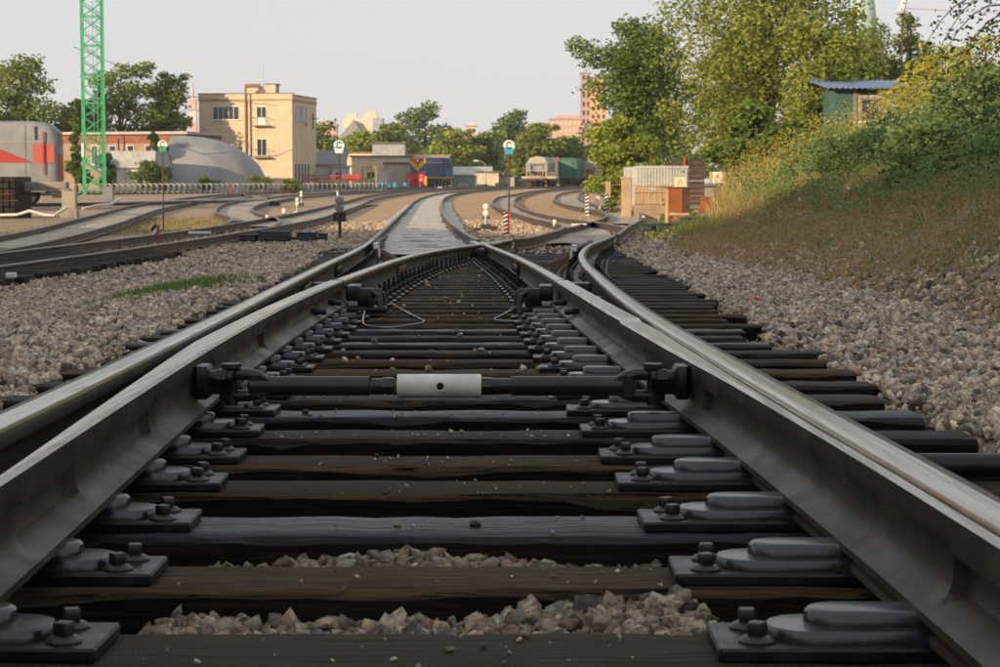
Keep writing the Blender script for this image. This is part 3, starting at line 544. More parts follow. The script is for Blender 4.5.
# crumbs and chips on top of the sleepers
x = nrs.uniform(-.8, .8, 260); k = nrs.randint(9, min(46, len(sl_y)), 260); y = np.array(sl_y)[k]+nrs.uniform(-.09,.09,260); r = .004+.012*nrs.rand(260)**2
ok = (x > np.interp(y, [a for a, b in LB], [b for a, b in LB])+.15) & (x < np.interp(y, [a for a, b in RB], [b for a, b in RB])-.15)
o = stones('stone_chips', x[ok], y[ok], CZ-prof(y[ok])-.2+r[ok]*.5, r[ok]*1.2); o['kind'] = 'stuff'; o['label'] = 'small chips of stone lying on top of the sleepers'
x = nrs.uniform(-.6, .5, 420); k = nrs.randint(2, 11, 420); y = np.array(sl_y)[k]+nrs.uniform(-.10,.10,420); r = .0015+.005*nrs.rand(420)**2.5
ok = (x > np.interp(y, [a for a, b in LB], [b for a, b in LB])+.2) & (x < np.interp(y, [a for a, b in RB], [b for a, b in RB])-.3)
o = stones('stone_chips', x[ok], y[ok], CZ-prof(y[ok])-.2+r[ok]*.4, r[ok]); o['kind'] = 'stuff'; o['label'] = 'tiny grit lying on the nearest sleepers'
def rock(name, label, cat, x, y, z, r, col, seed=0):
    b = MB(); q = random.Random(seed); b.add([tuple(v*r*(1+.35*(q.random()-.5))*np.array([1.1,.9,.7])+np.array([0,0,0])) for v in ICO_V], ICO_F.tolist())
    o = b.build(name, mat(name+'_skin', col, .9, tuple(c*.7 for c in col), 30, bump=.5, bscale=90)); o.location = (x, y, z); return tag(o, label, cat)
rock('brick_chunk', 'broken orange-red brick chunk lying on the ballast at the sleeper ends', 'brick', 1.13, 13.0, G(1.75,13)+.03, .055, (.42,.13,.06), 3).location.x = 1.66
rock('pale_stone', 'pale flat stone lying on the ballast right of the rails, biggest there', 'stone', 2.55, 13.8, G(2.55,13.8)+.03, .075, (.42,.36,.27), 5)
rock('bark_chip', 'small dark brown chip lying on the glossy grey sleeper', 'chip', -.045, 3.58, RT(3.58)-.195, .011, (.06,.035,.028), 8)
rock('bark_chip', 'dark chip on the grey sleeper just left of the white sleeve', 'chip', -.55, 5.61, RT(5.6)-.193, .012, (.03,.026,.024), 9)

# ------------------------------------------------------------------ foliage
def leaf_quads(C, size, cols, flat=.5, aspect=.55):
    """leaf-shaped quads (diamonds) at points C with random turns"""
    n = len(C); a = nrs.randn(n, 3); a[:, 2] *= flat; a /= np.linalg.norm(a, axis=1)[:, None]; b = np.cross(a, nrs.randn(n, 3)); b /= np.linalg.norm(b, axis=1)[:, None]
    s = (size*(.7+.6*nrs.rand(n)))[:, None] if np.ndim(size) else size*(.7+.6*nrs.rand(n, 1))
    V = np.stack([C-a*s, C+b*s*aspect, C+a*s, C-b*s*aspect], 1).reshape(-1, 3); return V, np.arange(4*n).reshape(-1, 4), np.repeat(cols, 4, 0)
def crown_points(lumps, n):
    L = np.array(lumps, float); vol = (L[:, 3]*L[:, 4]*L[:, 5])**.75; k = nrs.choice(len(L), n, p=vol/vol.sum()); d = nrs.randn(n, 3); d /= np.linalg.norm(d, axis=1)[:, None]
    r = nrs.rand(n)**.42; r = r*(1+.22*np.sin(d[:, 0]*5+k*1.7)*np.sin(d[:, 2]*5+k)+.15*nrs.randn(n)*.5); return L[k, :3]+d*r[:, None]*L[k, 3:6], k
def cols_for(n, k, c1, c2):
    t = np.clip(.5+.28*np.sin(k*2.4)+.3*nrs.randn(n), 0, 1)[:, None]; return (np.array(c1)*(1-t)+np.array(c2)*t)*(1.0+.5*nrs.rand(n, 1))
GREENS = dict(maple=((.115,.155,.028),(.24,.26,.05)), lime=((.15,.20,.03),(.27,.31,.05)), mid=((.055,.105,.020),(.135,.185,.036)), dark=((.030,.065,.014),(.075,.12,.024)), yel=((.20,.22,.03),(.33,.31,.045)), olive=((.095,.14,.028),(.20,.225,.045)), blue=((.08,.135,.045),(.155,.205,.07)))
def tree(name, label, loc, H, W, n, leaf, pal='mid', seed=0, base=.15, nl=9, group=None, pale=False, shape='round', cat='tree', trunk_r=None):
    q = random.Random(seed*77+5); t = thing(name, label, cat, loc, group=group); lumps = []
    for i in range(nl):
        f = (i+.5)/nl; zz = H*(base+(1-base)*(.10+.82*f)); w_ = {'round': math.sin(math.pi*min(.97,.15+.80*f))**.6, 'cone': 1.05-f*.9, 'wide': .75+.4*math.sin(math.pi*f), 'tall': .8-.45*abs(f-.4)}[shape]
        a = i*2.4+q.random()*.8; rr = W*.5*w_*q.uniform(.2,.52); s = W*.5*w_*q.uniform(.34,.50)+.06*W*.5
        lumps.append((rr*math.cos(a), rr*math.sin(a), zz, s, s, s*q.uniform(.55,.85)*max(.6, min(1.4, H*(1-base)/W*.8))))
    for i in range(nl):      # small outer sprays that break the outline
        L0 = lumps[q.randrange(nl)]; a = q.random()*6.28; e = q.uniform(-.3, 1.0); s = L0[3]*q.uniform(.22,.4)
        lumps.append((L0[0]+math.cos(a)*L0[3]*.95, L0[1]+math.sin(a)*L0[3]*.95, L0[2]+e*L0[5]*.9, s, s, s*.8))
    P, k = crown_points(lumps, n); P[:, 2] = np.maximum(P[:, 2], .15); V, F, c = leaf_quads(P, leaf, cols_for(n, k, *GREENS[pal])); npobj('crown', V, F, M_leaf, col=c, parent=t)
    r0 = trunk_r or max(.05, H*.016); b = MB(); b.tube([(0,0,-.3),(q.uniform(-.1,.1)*H*.1,0,H*.3),(q.uniform(-.15,.15)*H*.2,q.uniform(-.1,.1)*H*.1,H*.62),(0,0,H*.9)], [r0*1.25,r0,r0*.6,r0*.15], 8)
    for L0 in lumps[:nl]: b.tube([(0,0,max(.1*H, L0[2]*.55)), (L0[0]*.55, L0[1]*.55, L0[2]*.85), (L0[0], L0[1], L0[2]+L0[5]*.3)], [r0*.5,r0*.3,r0*.08], 5)
    b.build('trunk', M_barkp if pale else M_bark, t, 60); return t
# trees at the right, between the siding and the bank
tree('leafy_tree', 'tall airy maple reaching out of the picture, behind the yellow warning sign', (11.3,86,G(11.3,86)), 13.5, 10.0, 27000, .100, 'maple', 1, .10, 14, shape='wide')
tree('leafy_tree', 'loose light green tree just left of the blue-roofed hut', (12.6,79,G(12.6,79)-.2), 8.2, 4.4, 11000, .095, 'maple', 2, .06, 10, shape='wide')
tree('leafy_tree', 'dark green broad tree standing behind the round bush on the right', (8.7,125,G(8.7,125)), 11.8, 10.2, 20000, .125, 'mid', 3, .22, 13)
tree('leafy_tree', 'darker tree filling the gap behind the tall maple', (13.2,112,G(13,112)), 10.5, 6.5, 9000, .15, 'mid', 4, .08, 9)
tree('round_bush', 'round bright green bush just left of the pale container', (6.6,108,G(6.6,108)-.2), 5.3, 6.2, 13000, .105, 'lime', 5, .02, 8, cat='bush')
tree('round_bush', 'dark dense shrub behind the rusty cabinet and the signs', (9.2,72,G(9.2,72)-.2), 4.6, 4.4, 6500, .13, 'mid', 6, .0, 8, cat='bush')
tree('round_bush', 'shrub with orange withered leaves right of the warning sign', (11.3,74,G(11.3,74)-.3), 4.2, 3.4, 4500, .12, 'olive', 7, .0, 7, cat='bush')
tree('small_bush', 'small green bush between the plank fence and the cabinet', (5.05,57,G(5.05,57)-.1), 1.15, 1.3, 1300, .055, 'olive', 8, .0, 6, cat='bush')
tree('small_bush', 'low bush beside the concrete gate post of the plank fence', (4.5,84,G(4.5,84)-.1), 1.0, 1.1, 900, .06, 'olive', 9, .0, 5, cat='bush')
for i, (x, y, H, W, pal, lb) in enumerate([(14.9,68,4.8,6.6,'yel','yellow-green bush on the bank just right of the hut'),(17.3,72,5.2,6.6,'yel','yellow bush on the bank crest, second right of the hut'),(11.6,50,2.3,3.4,'olive','olive bush high on the bank in front of the yellow bushes'),
        (18.6,71,4.0,4.8,'lime','olive bush at the right end of the bank crest'),(12.9,62,1.2,2.4,'yel','low yellow bush right in front of the hut'),(10.1,60,2.3,2.8,'yel','straw-yellow tall shrub left of the hut on the slope'),(11.9,45,1.7,3.0,'blue','dark green leafy shrub at the right edge of the bank'),(15.2,72.5,1.5,2.2,'lime','leafy bush growing up in front of the hut wall'),(9.6,41,1.5,2.7,'blue','dark green leafy shrub in the middle of the bank')]):
    tree('bank_bush', lb, (x, y, G(x,y)-.2), H, W, 5200, .085 if y > 55 else .06, pal, 20+i, .0, 8, cat='bush')
for i, (x, y, H, W, pal, lb) in enumerate([(13.6,66,3.4,3.6,'yel','yellow shrub touching the right end of the hut roof'),(5.5,30.5,.75,2.2,'blue','soft green weed bush low on the bank, nearest the golden grass'),(6.6,33,.75,2.6,'blue','soft green weed bush in the middle of the slope'),(5.3,24.5,1.1,2.0,'blue','soft green weed bush near the right edge, lowest there'),
        (7.9,37,1.0,2.6,'blue','soft green weed bush just below the yellow shrubs'),(6.35,26.5,1.5,2.3,'blue','soft green weed bush at the right edge above the stones'),(8.5,35,1.6,2.6,'blue','soft green weed bush high at the right edge'),(7.0,42,.6,2.2,'lime','yellow-green weed bush at the sunlit brow of the bank'),(9.4,50,1.0,2.4,'lime','yellow-green weed bush below the hut door')]):
    tree('weed_bush', lb, (x, y, G(x,y)-.15), H, W, 4200, .042, pal, 140+i, .0, 9, cat='bush')
for i, (x, y, H, W) in enumerate([(19.6,112,12.0,6.4),(21.9,118,11.4,6),(24.4,120,12.2,6)]):
    tree('leafy_tree', ['thin grey-green tree behind the hut roof, nearest the tall maple','thin grey-green tree just left of the lamp pole','thin grey-green tree just right of the lamp pole'][i], (x, y, G(x,y)-.2), H, W, 6500, .13, 'olive', 40+i, .1, 8)
# row of trees across the far side of the yard
FT = [(-31,330,9.5,11,'olive'),(-24.5,352,9.0,9,'olive'),(-19,345,9.8,8,'olive'),(-14.2,385,14.5,10.5,'blue'),(-8.5,365,9.4,9,'olive'),(-3.5,372,9.0,8,'olive'),(2.2,392,13.4,8.5,'blue'),(7.4,430,12,11,'blue'),(6.2,352,10.2,8,'olive'),(11.6,362,8.2,9.5,'olive'),(14.4,440,9.4,9,'blue'),(17.6,370,7.4,8,'olive'),(23,380,11,9,'olive'),(-38,372,10,10,'olive'),(30,360,12,10,'mid')]
FL = ['yellow-green tree just right of the beige building','low tree behind the grey-roofed shed','low tree left of the big rounded tree','big rounded tree behind the blue locomotive, tallest there','low tree behind the locomotive roof','tree behind the low street lamp','dark tall tree left of the blue-banded sign','dark wide tree behind the blue-banded sign','bright tree behind the hopper wagon','bright tree behind the green wagon','dark tree in front of the pink hotel block','tree right below the pink hotel block','tree behind the round bush on the right','tree hidden mostly by the beige building','tree behind the dark beam wall']
for i, (x, y, H, W, pal) in enumerate(FT): tree('far_tree', FL[i], (x, y, G(x,y)-.3), H*1.2, W*1.75, 5200, .40, ('lime' if i % 3 == 1 else pal), 60+i, .02, 9, group='trees beyond the yard')
# left-hand trees behind the railcar and the brick hall
for i, (x, y, H, W, pal, lb, sh) in enumerate([(-58.5,246,17.0,15,'olive','rounded birch at the far left above the railcar','tall'),(-66,240,14,14,'olive','tree cut by the left edge of the picture','round'),(-48.5,258,17.0,17,'olive','tall loose tree behind the green lattice tower','tall'),(-43.6,262,15.5,12,'olive','tree right of the lattice tower above the brick hall','tall'),(-53,252,12,11,'olive','low tree between the birch and the tower','round')]):
    tree('leafy_tree', lb, (x, y, G(x,y)-.2), H, W, 7500, .27, pal, 90+i, .12, 11, shape=sh)
tree('conifer', 'narrow dark conifer behind the grey and red railcar', (-43.3,205,G(-43.3,205)), 10.6, 3.4, 5000, .20, 'mid', 99, .02, 9, shape='cone')
tree('conifer', 'small dark conical shrub at the foot of the lattice tower', (-37.6,192,G(-37.6,192)), 4.2, 2.4, 2600, .13, 'dark', 98, .0, 6, cat='bush')
tree('yard_bush', 'bush in front of the grey hangar, right of the white porch', (-34.3,198,G(-34.3,198)), 3.3, 5.0, 5200, .13, 'blue', 97, .0, 8, cat='bush', shape='wide')
tree('yard_bush', 'tall ivy-covered bush at the right end of the brick hall', (-38.6,226,G(-38.6,226)), 7.0, 3.0, 4200, .16, 'dark', 96, .0, 8, cat='bush', shape='wide')
for i, (x, H) in enumerate([(-29.8,1.6),(-24.6,1.8),(-21.2,1.5)]): tree('yard_bush', ['low bush behind the loop fence at the hangar','low yellowish bush at the rounded end of the hangar','low bush at the foot of the beige building'][i], (x, 204, G(x,204)), H, 3.2, 1800, .12, 'olive', 110+i, .0, 5, cat='bush', shape='wide')
# a birch whose drooping twigs hang in at the top right
bt = tree('birch', 'dark drooping birch twigs hanging in at the top right corner', (8.1,24,G(8.1,24)), 5.6, 4.2, 2600, .055, 'dark', 120, .35, 8, pale=True)
b = MB(); P = []
for k in range(7):
    p0 = Vector((-1.95,.25*k-.7,.75+.11*k)); pts = [p0 + Vector((-.15*j-.03*k*(k % 3), .06*j, -.04*j*j+.03*j)) for j in range(6)]; b.tube([tuple(p) for p in pts], [.012-.0018*j for j in range(6)], 4)
    for j in range(1, 6):
        for _ in range(13): P.append(pts[j]+Vector((rnd.gauss(0,.07), rnd.gauss(0,.07), rnd.gauss(-.03,.06))))
b.build('twig', M_bark, bt, 60); V, F, c = leaf_quads(np.array(P), .035, np.tile([.035,.05,.018], (len(P), 1))); npobj('spray', V, F, M_leaf, col=c, parent=bt)['kind'] = 'stuff'

# weeds and grass on the bank: thin blades in clumps
def blades(name, label, X, Y, hgt, colA, colB, per=9, spread=.09, wid=.007, lean=.45, zoff=-.02):
    n = len(X); N = n*per; cx = np.repeat(X, per)+spread*nrs.randn(N); cy = np.repeat(Y, per)+spread*nrs.randn(N); cz = ground_h(cx, cy)+zoff; h = np.repeat(hgt, per)*(.45+.7*nrs.rand(N))
    a = nrs.rand(N)*6.283; ln = lean*h*nrs.rand(N); dx, dy = np.cos(a)*ln, np.sin(a)*ln; wa = nrs.rand(N)*6.283; wx, wy = np.cos(wa), np.sin(wa); w_ = wid*(1+h*1.2)
    P0 = np.stack([cx-wx*w_, cy-wy*w_, cz], 1); P1 = np.stack([cx+wx*w_, cy+wy*w_, cz], 1)
    M0 = np.stack([cx+dx*.35-wx*w_*.8, cy+dy*.35-wy*w_*.8, cz+h*.6], 1); M1 = np.stack([cx+dx*.35+wx*w_*.8, cy+dy*.35+wy*w_*.8, cz+h*.6], 1); T = np.stack([cx+dx, cy+dy, cz+h], 1)
    V = np.stack([P0,P1,M1,M0,T], 1).reshape(-1, 3); i = np.arange(N)[:, None]*5; F = np.concatenate([i+np.array([[0,1,2]]), i+np.array([[0,2,3]]), i+np.array([[3,2,4]])])
    t = np.clip(.5+.35*nrs.randn(N), 0, 1)[:, None]; c = (np.array(colA)*(1-t)+np.array(colB)*t)*(.75+.5*nrs.rand(N, 1))
    o = npobj(name, V, F, M_grass, col=np.repeat(c, 5, 0)); o['kind'] = 'stuff'; o['label'] = label; return o
def herb(name, label, X, Y, hgt, colA, colB, per=16, leaf=.035):
    n = len(X); N = n*per; f = nrs.rand(N)**.7; h = np.repeat(hgt, per); C = np.stack([np.repeat(X, per)+(.05+.10*h)*nrs.randn(N)*(.4+f), np.repeat(Y, per)+(.05+.10*h)*nrs.randn(N)*(.4+f), 0*h], 1); C[:, 2] = ground_h(C[:, 0], C[:, 1])+h*f
    V, F, c = leaf_quads(C, leaf*(1-.4*f), cols_for(N, np.repeat(np.arange(n), per), colA, colB), .8, .38); o = npobj(name, V, F, M_leaf, col=c); o['kind'] = 'stuff'; o['label'] = label; return o
def on_bank(n, y0, y1, d0, d1, pw=1.0):
    y = y0+(y1-y0)*nrs.rand(n)**pw; return toe(y)+d0+(d1-d0)*nrs.rand(n), y
def inview(x, y, m=1.0): return (x < .26*y+m) & ~((x/y > .076) & (x/y < .112) & (y > 36) & (y < 54))
def lump(x, y): return .72+.5*np.sin(x*1.3+y*.35)*np.sin(y*.55-x*.6)
x, y = on_bank(5200, 8, 40, -.1, 3.6); ok = inview(x, y) & (nrs.rand(len(x)) < .35+.65*(np.sin(x*3+y)*np.sin(y*.9) > -.1)); x, y = x[ok], y[ok]
blades('dry_grass', 'brown withered grass along the foot of the bank', x, y, .07+.15*nrs.rand(len(x)), (.36,.22,.095), (.52,.38,.17), 8, .07, .003, .9)
x, y = on_bank(5200, 8, 40, .0, 3.6); ok = inview(x, y) & (np.sin(x*2.7+y*.8)+np.sin(y*1.7-x*1.3)+.6*nrs.randn(len(x)) > .2); x, y = x[ok], y[ok]
herb('dry_weeds', 'reddish brown dead weeds on the lower bank', x, y, .12+.22*nrs.rand(len(x)), (.29,.16,.08), (.45,.29,.13), 22, .017)
x, y = on_bank(3600, 9, 42, .3, 4.0); ok = inview(x, y); x, y = x[ok], y[ok]
herb('low_weeds', 'small green weeds scattered low on the bank', x, y, .06+.14*nrs.rand(len(x)), (.11,.17,.04), (.20,.24,.065), 16, .022)
x, y = on_bank(4200, 30, 62, -.1, 4.6); ok = (y+12*nrs.rand(len(x)) > 40) & inview(x, y); x, y = x[ok], y[ok]
blades('golden_grass', 'golden dry grass on the sunlit lower slope', x, y, .08+.30*nrs.rand(len(x))**1.5, (.33,.24,.08), (.44,.34,.13), 9, .14, .004, .8)
x, y = on_bank(6500, 10, 75, 1.0, 14, 1.3); ok = inview(x, y, 1.5); x, y = x[ok], y[ok]
blades('tall_grass', 'tall mixed green and straw grass on the upper bank', x, y, (.15+.36*nrs.rand(len(x)))*lump(x, y), (.11,.165,.045), (.27,.25,.085), 10, .16, .004, .9)
x, y = on_bank(5600, 10, 70, 1.2, 13, 1.2); ok = inview(x, y, 1.5) & ((y < 48) | (nrs.rand(len(x)) < .4)); x, y = x[ok], y[ok]
herb('tall_weeds', 'tall leafy green weeds covering the upper bank', x, y, (.35+.6*nrs.rand(len(x)))*lump(x, y), (.095,.16,.05), (.18,.25,.085), 46, .036)
x, y = on_bank(900, 14, 50, 1.6, 9); ok = inview(x, y) & (np.sin(x*1.9-y*.5)*np.sin(y*.7+x) > .15); x, y = x[ok], y[ok]
herb('broad_weeds', 'clumps of broad-leaved darker weeds on the upper bank', x, y, .45+.55*nrs.rand(len(x)), (.05,.095,.03), (.10,.155,.05), 44, .075)
x, y = on_bank(2600, 38, 62, .6, 7.5); ok = inview(x, y); x, y = x[ok], y[ok]
blades('golden_grass', 'tall straw-gold grass lit by the sun left of the hut', x, y, .35+.55*nrs.rand(len(x)), (.36,.27,.085), (.46,.37,.15), 11, .15, .005, .6)
x, y = on_bank(2200, 34, 74, 1.6, 13); ok = inview(x, y, 1.5); x, y = x[ok], y[ok]
herb('goldenrod', 'yellow flowering weeds along the top of the bank', x, y, .8+.6*nrs.rand(len(x)), (.21,.20,.04), (.36,.31,.06), 40, .040)
x, y = on_bank(260, 16, 44, 2.6, 8); ok = inview(x, y); x, y = x[ok], y[ok]
P = np.stack([np.repeat(x, 5)+.1*nrs.randn(5*len(x)), np.repeat(y, 5)+.1*nrs.randn(5*len(x)), 0*np.repeat(x, 5)], 1); P[:, 2] = ground_h(P[:, 0], P[:, 1])+.6+.6*nrs.rand(len(P))
V, F, c = leaf_quads(P, .016, np.tile([.55,.53,.46], (len(P), 1)), 1, .9); o = npobj('weed_flowers', V, F, M_leaf, col=c); o['kind'] = 'stuff'; o['label'] = 'tiny whitish flower heads among the green weeds'
n = 800; x = -2.62+.24*nrs.randn(n); y = 16.2+.9*nrs.randn(n); blades('grass_patch', 'bright green grass patch on the ballast left of the rails', x, y, .05+.08*nrs.rand(n), (.095,.18,.04), (.15,.22,.06), 9, .06, .005)
n = 500; x = 3.3+.6*nrs.rand(n)*1.6; y = 36+11*nrs.rand(n); blades('grass_patch', 'green grass by the dark point machine at the foot of the bank', x, y, .06+.12*nrs.rand(n), (.07,.12,.03), (.14,.17,.05), 8, .10, .006)
n = 1600; x = -13+5.5*nrs.rand(n); y = 52+26*nrs.rand(n); x -= (y-52)*.12; blades('yellow_grass', 'thin yellowish grass between the left sidings', x, y, .05+.10*nrs.rand(n), (.20,.17,.06), (.28,.23,.09), 6, .18, .008)
n = 1300; x = -5.2+9*nrs.rand(n); y = 52+60*nrs.rand(n); ok = (np.abs(x+2.6+(y-52)*.02) > 2.2); x, y = x[ok], y[ok]; blades('yellow_grass', 'sparse straw tufts on the orange sand ahead', x, y, .04+.08*nrs.rand(len(x)), (.30,.20,.08), (.36,.27,.12), 5, .15, .007)
# loose stones on the bank
x, y = on_bank(6000, 8, 34, -.1, 3.0); ok = inview(x, y) & (np.sin(x*2.1+y*.6)+np.sin(y*1.3-x) > -.5); x, y = x[ok], y[ok]; r = .010+.034*nrs.rand(len(x))**2.2
o = stones('bank_stones', x, y, ground_h(x, y)+r*.3, r, True); o['kind'] = 'stuff'; o['label'] = 'loose grey stones on the slope of the bank'

# ------------------------------------------------------------------ yard objects
def wpm(name, c, **k): return pm(name, c, **k)
M_sig_w = wpm('signal_white', (.74,.74,.72)); M_sig_k = wpm('signal_black', (.025,.025,.027)); M_red = wpm('signal_red', (.50,.05,.045)); M_grey = wpm('signal_grey', (.36,.37,.37)); M_post = wpm('rusty_post', (.10,.065,.05), metal=.3)
def arc_letter(b, r, th, y0, y1, cx=0, cz=0, sx=.72, a0=50, a1=310, n=18):
    o, i = [], []
    for k in range(n+1):
        a = R_(a0+(a1-a0)*k/n); o.append((cx+sx*r*math.cos(a), cz+r*math.sin(a))); i.append((cx+sx*(r-th*.9)*math.cos(a), cz+(r-th)*math.sin(a)))
    b.prism(o+i[::-1], y0, y1, 'y')
def c_sign(x, y, top, col, label, rz=0, post_z=None, allblue=False):
    t = thing('disc_sign', label, 'sign', (x, y, G(x,y)), rz, group='C disc signs'); z = top-.15-G(x,y); r = .138
    circ = [(r*math.cos(R_(a)), r*math.sin(R_(a))) for a in range(-25, 206, 11)]
    up = [(p[0], p[1]+z) for p in circ]; lowy = -r*math.sin(R_(25))
    m0 = wpm('sign_pale_blue', (.52,.70,.76)) if allblue else M_sig_w
    b = MB(); b.prism(up, -.012, .0, 'y'); b.build('sign_plate', m0, t)
    b = MB(); xr_ = r*math.cos(R_(25)); b.prism([(-xr_, z+lowy), (-.088, z-.19), (.088, z-.19), (xr_, z+lowy)], -.011, .0, 'y'); b.build('colour_band', col, t)
    b = MB(); arc_letter(b, .088, .034, -.018, -.010, 0, z+.015)
    b.box((.052,-.014,z+.015+.055), (.022,.008,.04)); b.box((.052,-.014,z+.015-.055), (.022,.008,.04)); b.build('letter', M_sig_k, t)
    MB().tube([(0,.02,0),(0,.02,z+.1)], .022, 8).build('post', M_post, t, 60); return t
c_sign(-9.75, 58, 2.55, wpm('sign_green', (.02,.30,.17)), 'round C sign with a green lower band on a thin rusty post, the leftmost one')
c_sign(-4.05, 50.5, 2.40, wpm('sign_pale_blue', (.52,.70,.76)), 'pale blue C sign behind the two-lamp dwarf signal', allblue=True)
c_sign(.21, 47.5, 2.34, wpm('sign_blue', (.03,.36,.58)), 'round C sign with a bright blue lower band, right of the middle track')
# two-lamp dwarf signal
def lamp_round(b, x, y, z, r, d=.16, n=8):
    b.tube([(x, y+d, z), (x, y+.02, z), (x, y, z)], [r*.9, r, r*.92], n); b.tube([(x, y, z), (x, y-.05, z)], [r*.66, r*.66], n)
t = thing('dwarf_signal', 'two-lamp dwarf signal on a black post, grey round lamp heads one above the other', 'signal', (-3.72,46.5,G(-3.72,46.5)))
zz = lambda v: v
MB().tube([(0,0,0),(0,0,.50)], .036, 8).build('post', M_sig_k, t, 60); part('cross_box', M_sig_k, t, [(-.15,.15,-.07,.07,.42,.48),(-.15,-.06,-.08,.06,.46,.62),(.05,.14,-.08,.06,.46,.62),(-.12,.12,-.04,.05,.58,.63)])
for k, z in enumerate((.73,.92)):
    b = MB(); lamp_round(b, 0, -.08, z, .115, n=8); o = b.build('lamp_head', M_grey, t, 40); MB().tube([(0,-.135,z),(0,-.128,z)], .07, 12).build('lens', wpm('dull_lens', (.20,.21,.20), rough=.2), o)
part('bracket', M_sig_k, t, [(-.03,.03,.05,.10,.5,1.02)])
# small white two-lamp post signals
def small_sig(x, y, label, h=.62, dark=True):
    t = thing('dwarf_signal', label, 'signal', (x, y, G(x,y)), group='small white dwarf signals')
    part('base', M_sig_w if not dark else M_sig_k, t, [(-.14,.14,-.12,.12,0,.16)], bev=.02); MB().tube([(0,0,.15),(0,0,h)], .05, 8).build('post', M_grey, t, 60)
    for z in (h-.12, h+.05):
        b = MB(); lamp_round(b, 0, -.05, z, .085, .12, 10); b.build('lamp_head', M_sig_w, t, 40)
    part('bracket', M_sig_k, t, [(-.10,.10,-.02,.05,h-.28,h-.22)])
small_sig(-11.6, 117, 'small white signal left of the curled rails, on a black base', .75); small_sig(-8.5, 84, 'white signal standing on a white block between curled rails and the siding', .62, False); small_sig(-.38, 54, 'small white signal over two dark boxes beside the middle track', .58)
t = thing('marker_stub', 'short white stub with a black foot near the curled rails', 'marker', (-8.3,77,G(-8.3,77))); MB().tube([(0,0,.2),(0,0,.36),(0,0,.40)], [.08,.08,.05], 10).build('white_cap', M_sig_w, t, 40); MB().tube([(0,0,0),(0,0,.2)], .085, 10).build('foot', M_sig_k, t, 40)
# black and white striped marker posts, each with a red back plate
def striped(x, y, label, h, w_=.10, red=True, n=5, lean=1, group=None):
    t = thing('striped_post', label, 'marker post', (x, y, G(x,y)), group=group); part('core', M_sig_w, t, [(-w_/2,w_/2,-.04,.04,0,h)])
    for k in range(n):
        z = h*(k+.25)/n; s = h/n*.5; MB().prism([(-w_/2-.002,z),(w_/2+.002,z+s*.8*lean),(w_/2+.002,z+s*.8*lean+s),(-w_/2-.002,z+s)], -.045, -.041, 'y').build('stripe', M_sig_k, t)
    if red: part('red_back', M_red, t, [(w_/2+.002,w_/2+.055,-.02,.06,.05,h+.02)])
    return t
striped(-7.95, 46, 'stubby black and white striped marker with red edge, left of the nearest siding', .40, .13, n=2, lean=1.6)
striped(.13, 46.0, 'slim black and white striped post with a red arm beside the blue-banded sign', .55, .085, n=6)
striped(3.47, 80, 'left striped post of the pair on the orange sand', .85, .14, False, 6, group='striped posts on the orange sand'); striped(4.30, 81, 'right striped post of the pair on the orange sand', .85, .14, False, 6, group='striped posts on the orange sand')
t = thing('dwarf_signal', 'small pale signal standing between the pair of striped posts', 'signal', (3.92,80.5,G(3.92,80.5))); MB().tube([(0,0,0),(0,0,.75)], .05, 8).build('post', M_sig_w, t, 60); part('box', M_grey, t, [(-.12,.12,-.08,.08,.25,.42)]); b = MB(); lamp_round(b, 0, -.05, .68, .10, .14, 10); b.build('lamp_head', M_sig_w, t, 40)
# point machines
def machine(x, y, rz, label, m, segs):
    t = thing('point_machine', label, 'point machine', (x, y, G(x,y)), rz)
    for k, (x0, x1, h, d) in enumerate(segs):
        o = part('housing', m, t, [(x0,x1,-d/2,d/2,.02,h)], bev=.03); part('lid', m, o, [(x0-.015,x1+.015,-d/2-.015,d/2+.015,h-.002,h+.022)], bev=.008)
    x0, x1 = segs[0][0], segs[-1][1]; MB().tube([(x0,-.05,.10),(x1,-.05,.10)], .03, 8).build('rod', M_iron, t, 60); return t
machine(-5.35, 47, -.15, 'black point machine in three boxes beside the nearest siding', wpm('machine_black', (.035,.038,.042)), [(-.75,-.35,.16,.35),(-.28,.42,.24,.45),(.62,1.05,.22,.35),(1.12,1.32,.20,.2)])
machine(3.55, 43, .12, 'dark green point machine at the foot of the bank', wpm('machine_green', (.03,.055,.04)), [(-.55,-.30,.16,.3),(-.22,.30,.18,.4),(.36,.78,.30,.45)])
t = thing('cable_boxes', 'two small dark boxes at the foot of the small white signal beside the middle track', 'cable box', (-.38,52,G(-.38,52))); part('box', M_sig_k, t, [(-.30,-.12,-.1,.1,0,.10)], bev=.01); part('box', M_sig_k, t, [(.14,.32,-.1,.1,0,.14)], bev=.01); MB().tube([(-.33,0,.0),(-.33,0,.22)], .012, 6).build('stake', M_sig_k, t)
part('ballast_box', M_sig_k, None, [(-12.75,-12.2,110.8,111.2,0,.24)], bev=.03); tag(bpy.data.objects['ballast_box'], 'flat dark box lying on the sand left of the curled rails', 'box')
for i, (x, y, z, d, lb, m) in enumerate([(-9.1,61.2,.18,(.5,.2,.05),'white marked lever bar lying across the nearest siding',M_sig_w),(1.98,50.3,.27,(.38,.14,.05),'white painted bar lying across the second set of points',M_sig_w),(-6.75,27.6,.06,(.13,.12,.07),'white block against the inner side of the nearest siding rail',M_sig_w)]):
    b = MB(); b.box((0,0,0), d, bev=.012); o = b.build('white_block', m, None); o.location = (x if i != 0 else -6.9, y if i != 0 else 46, z); tag(o, lb, 'white block')
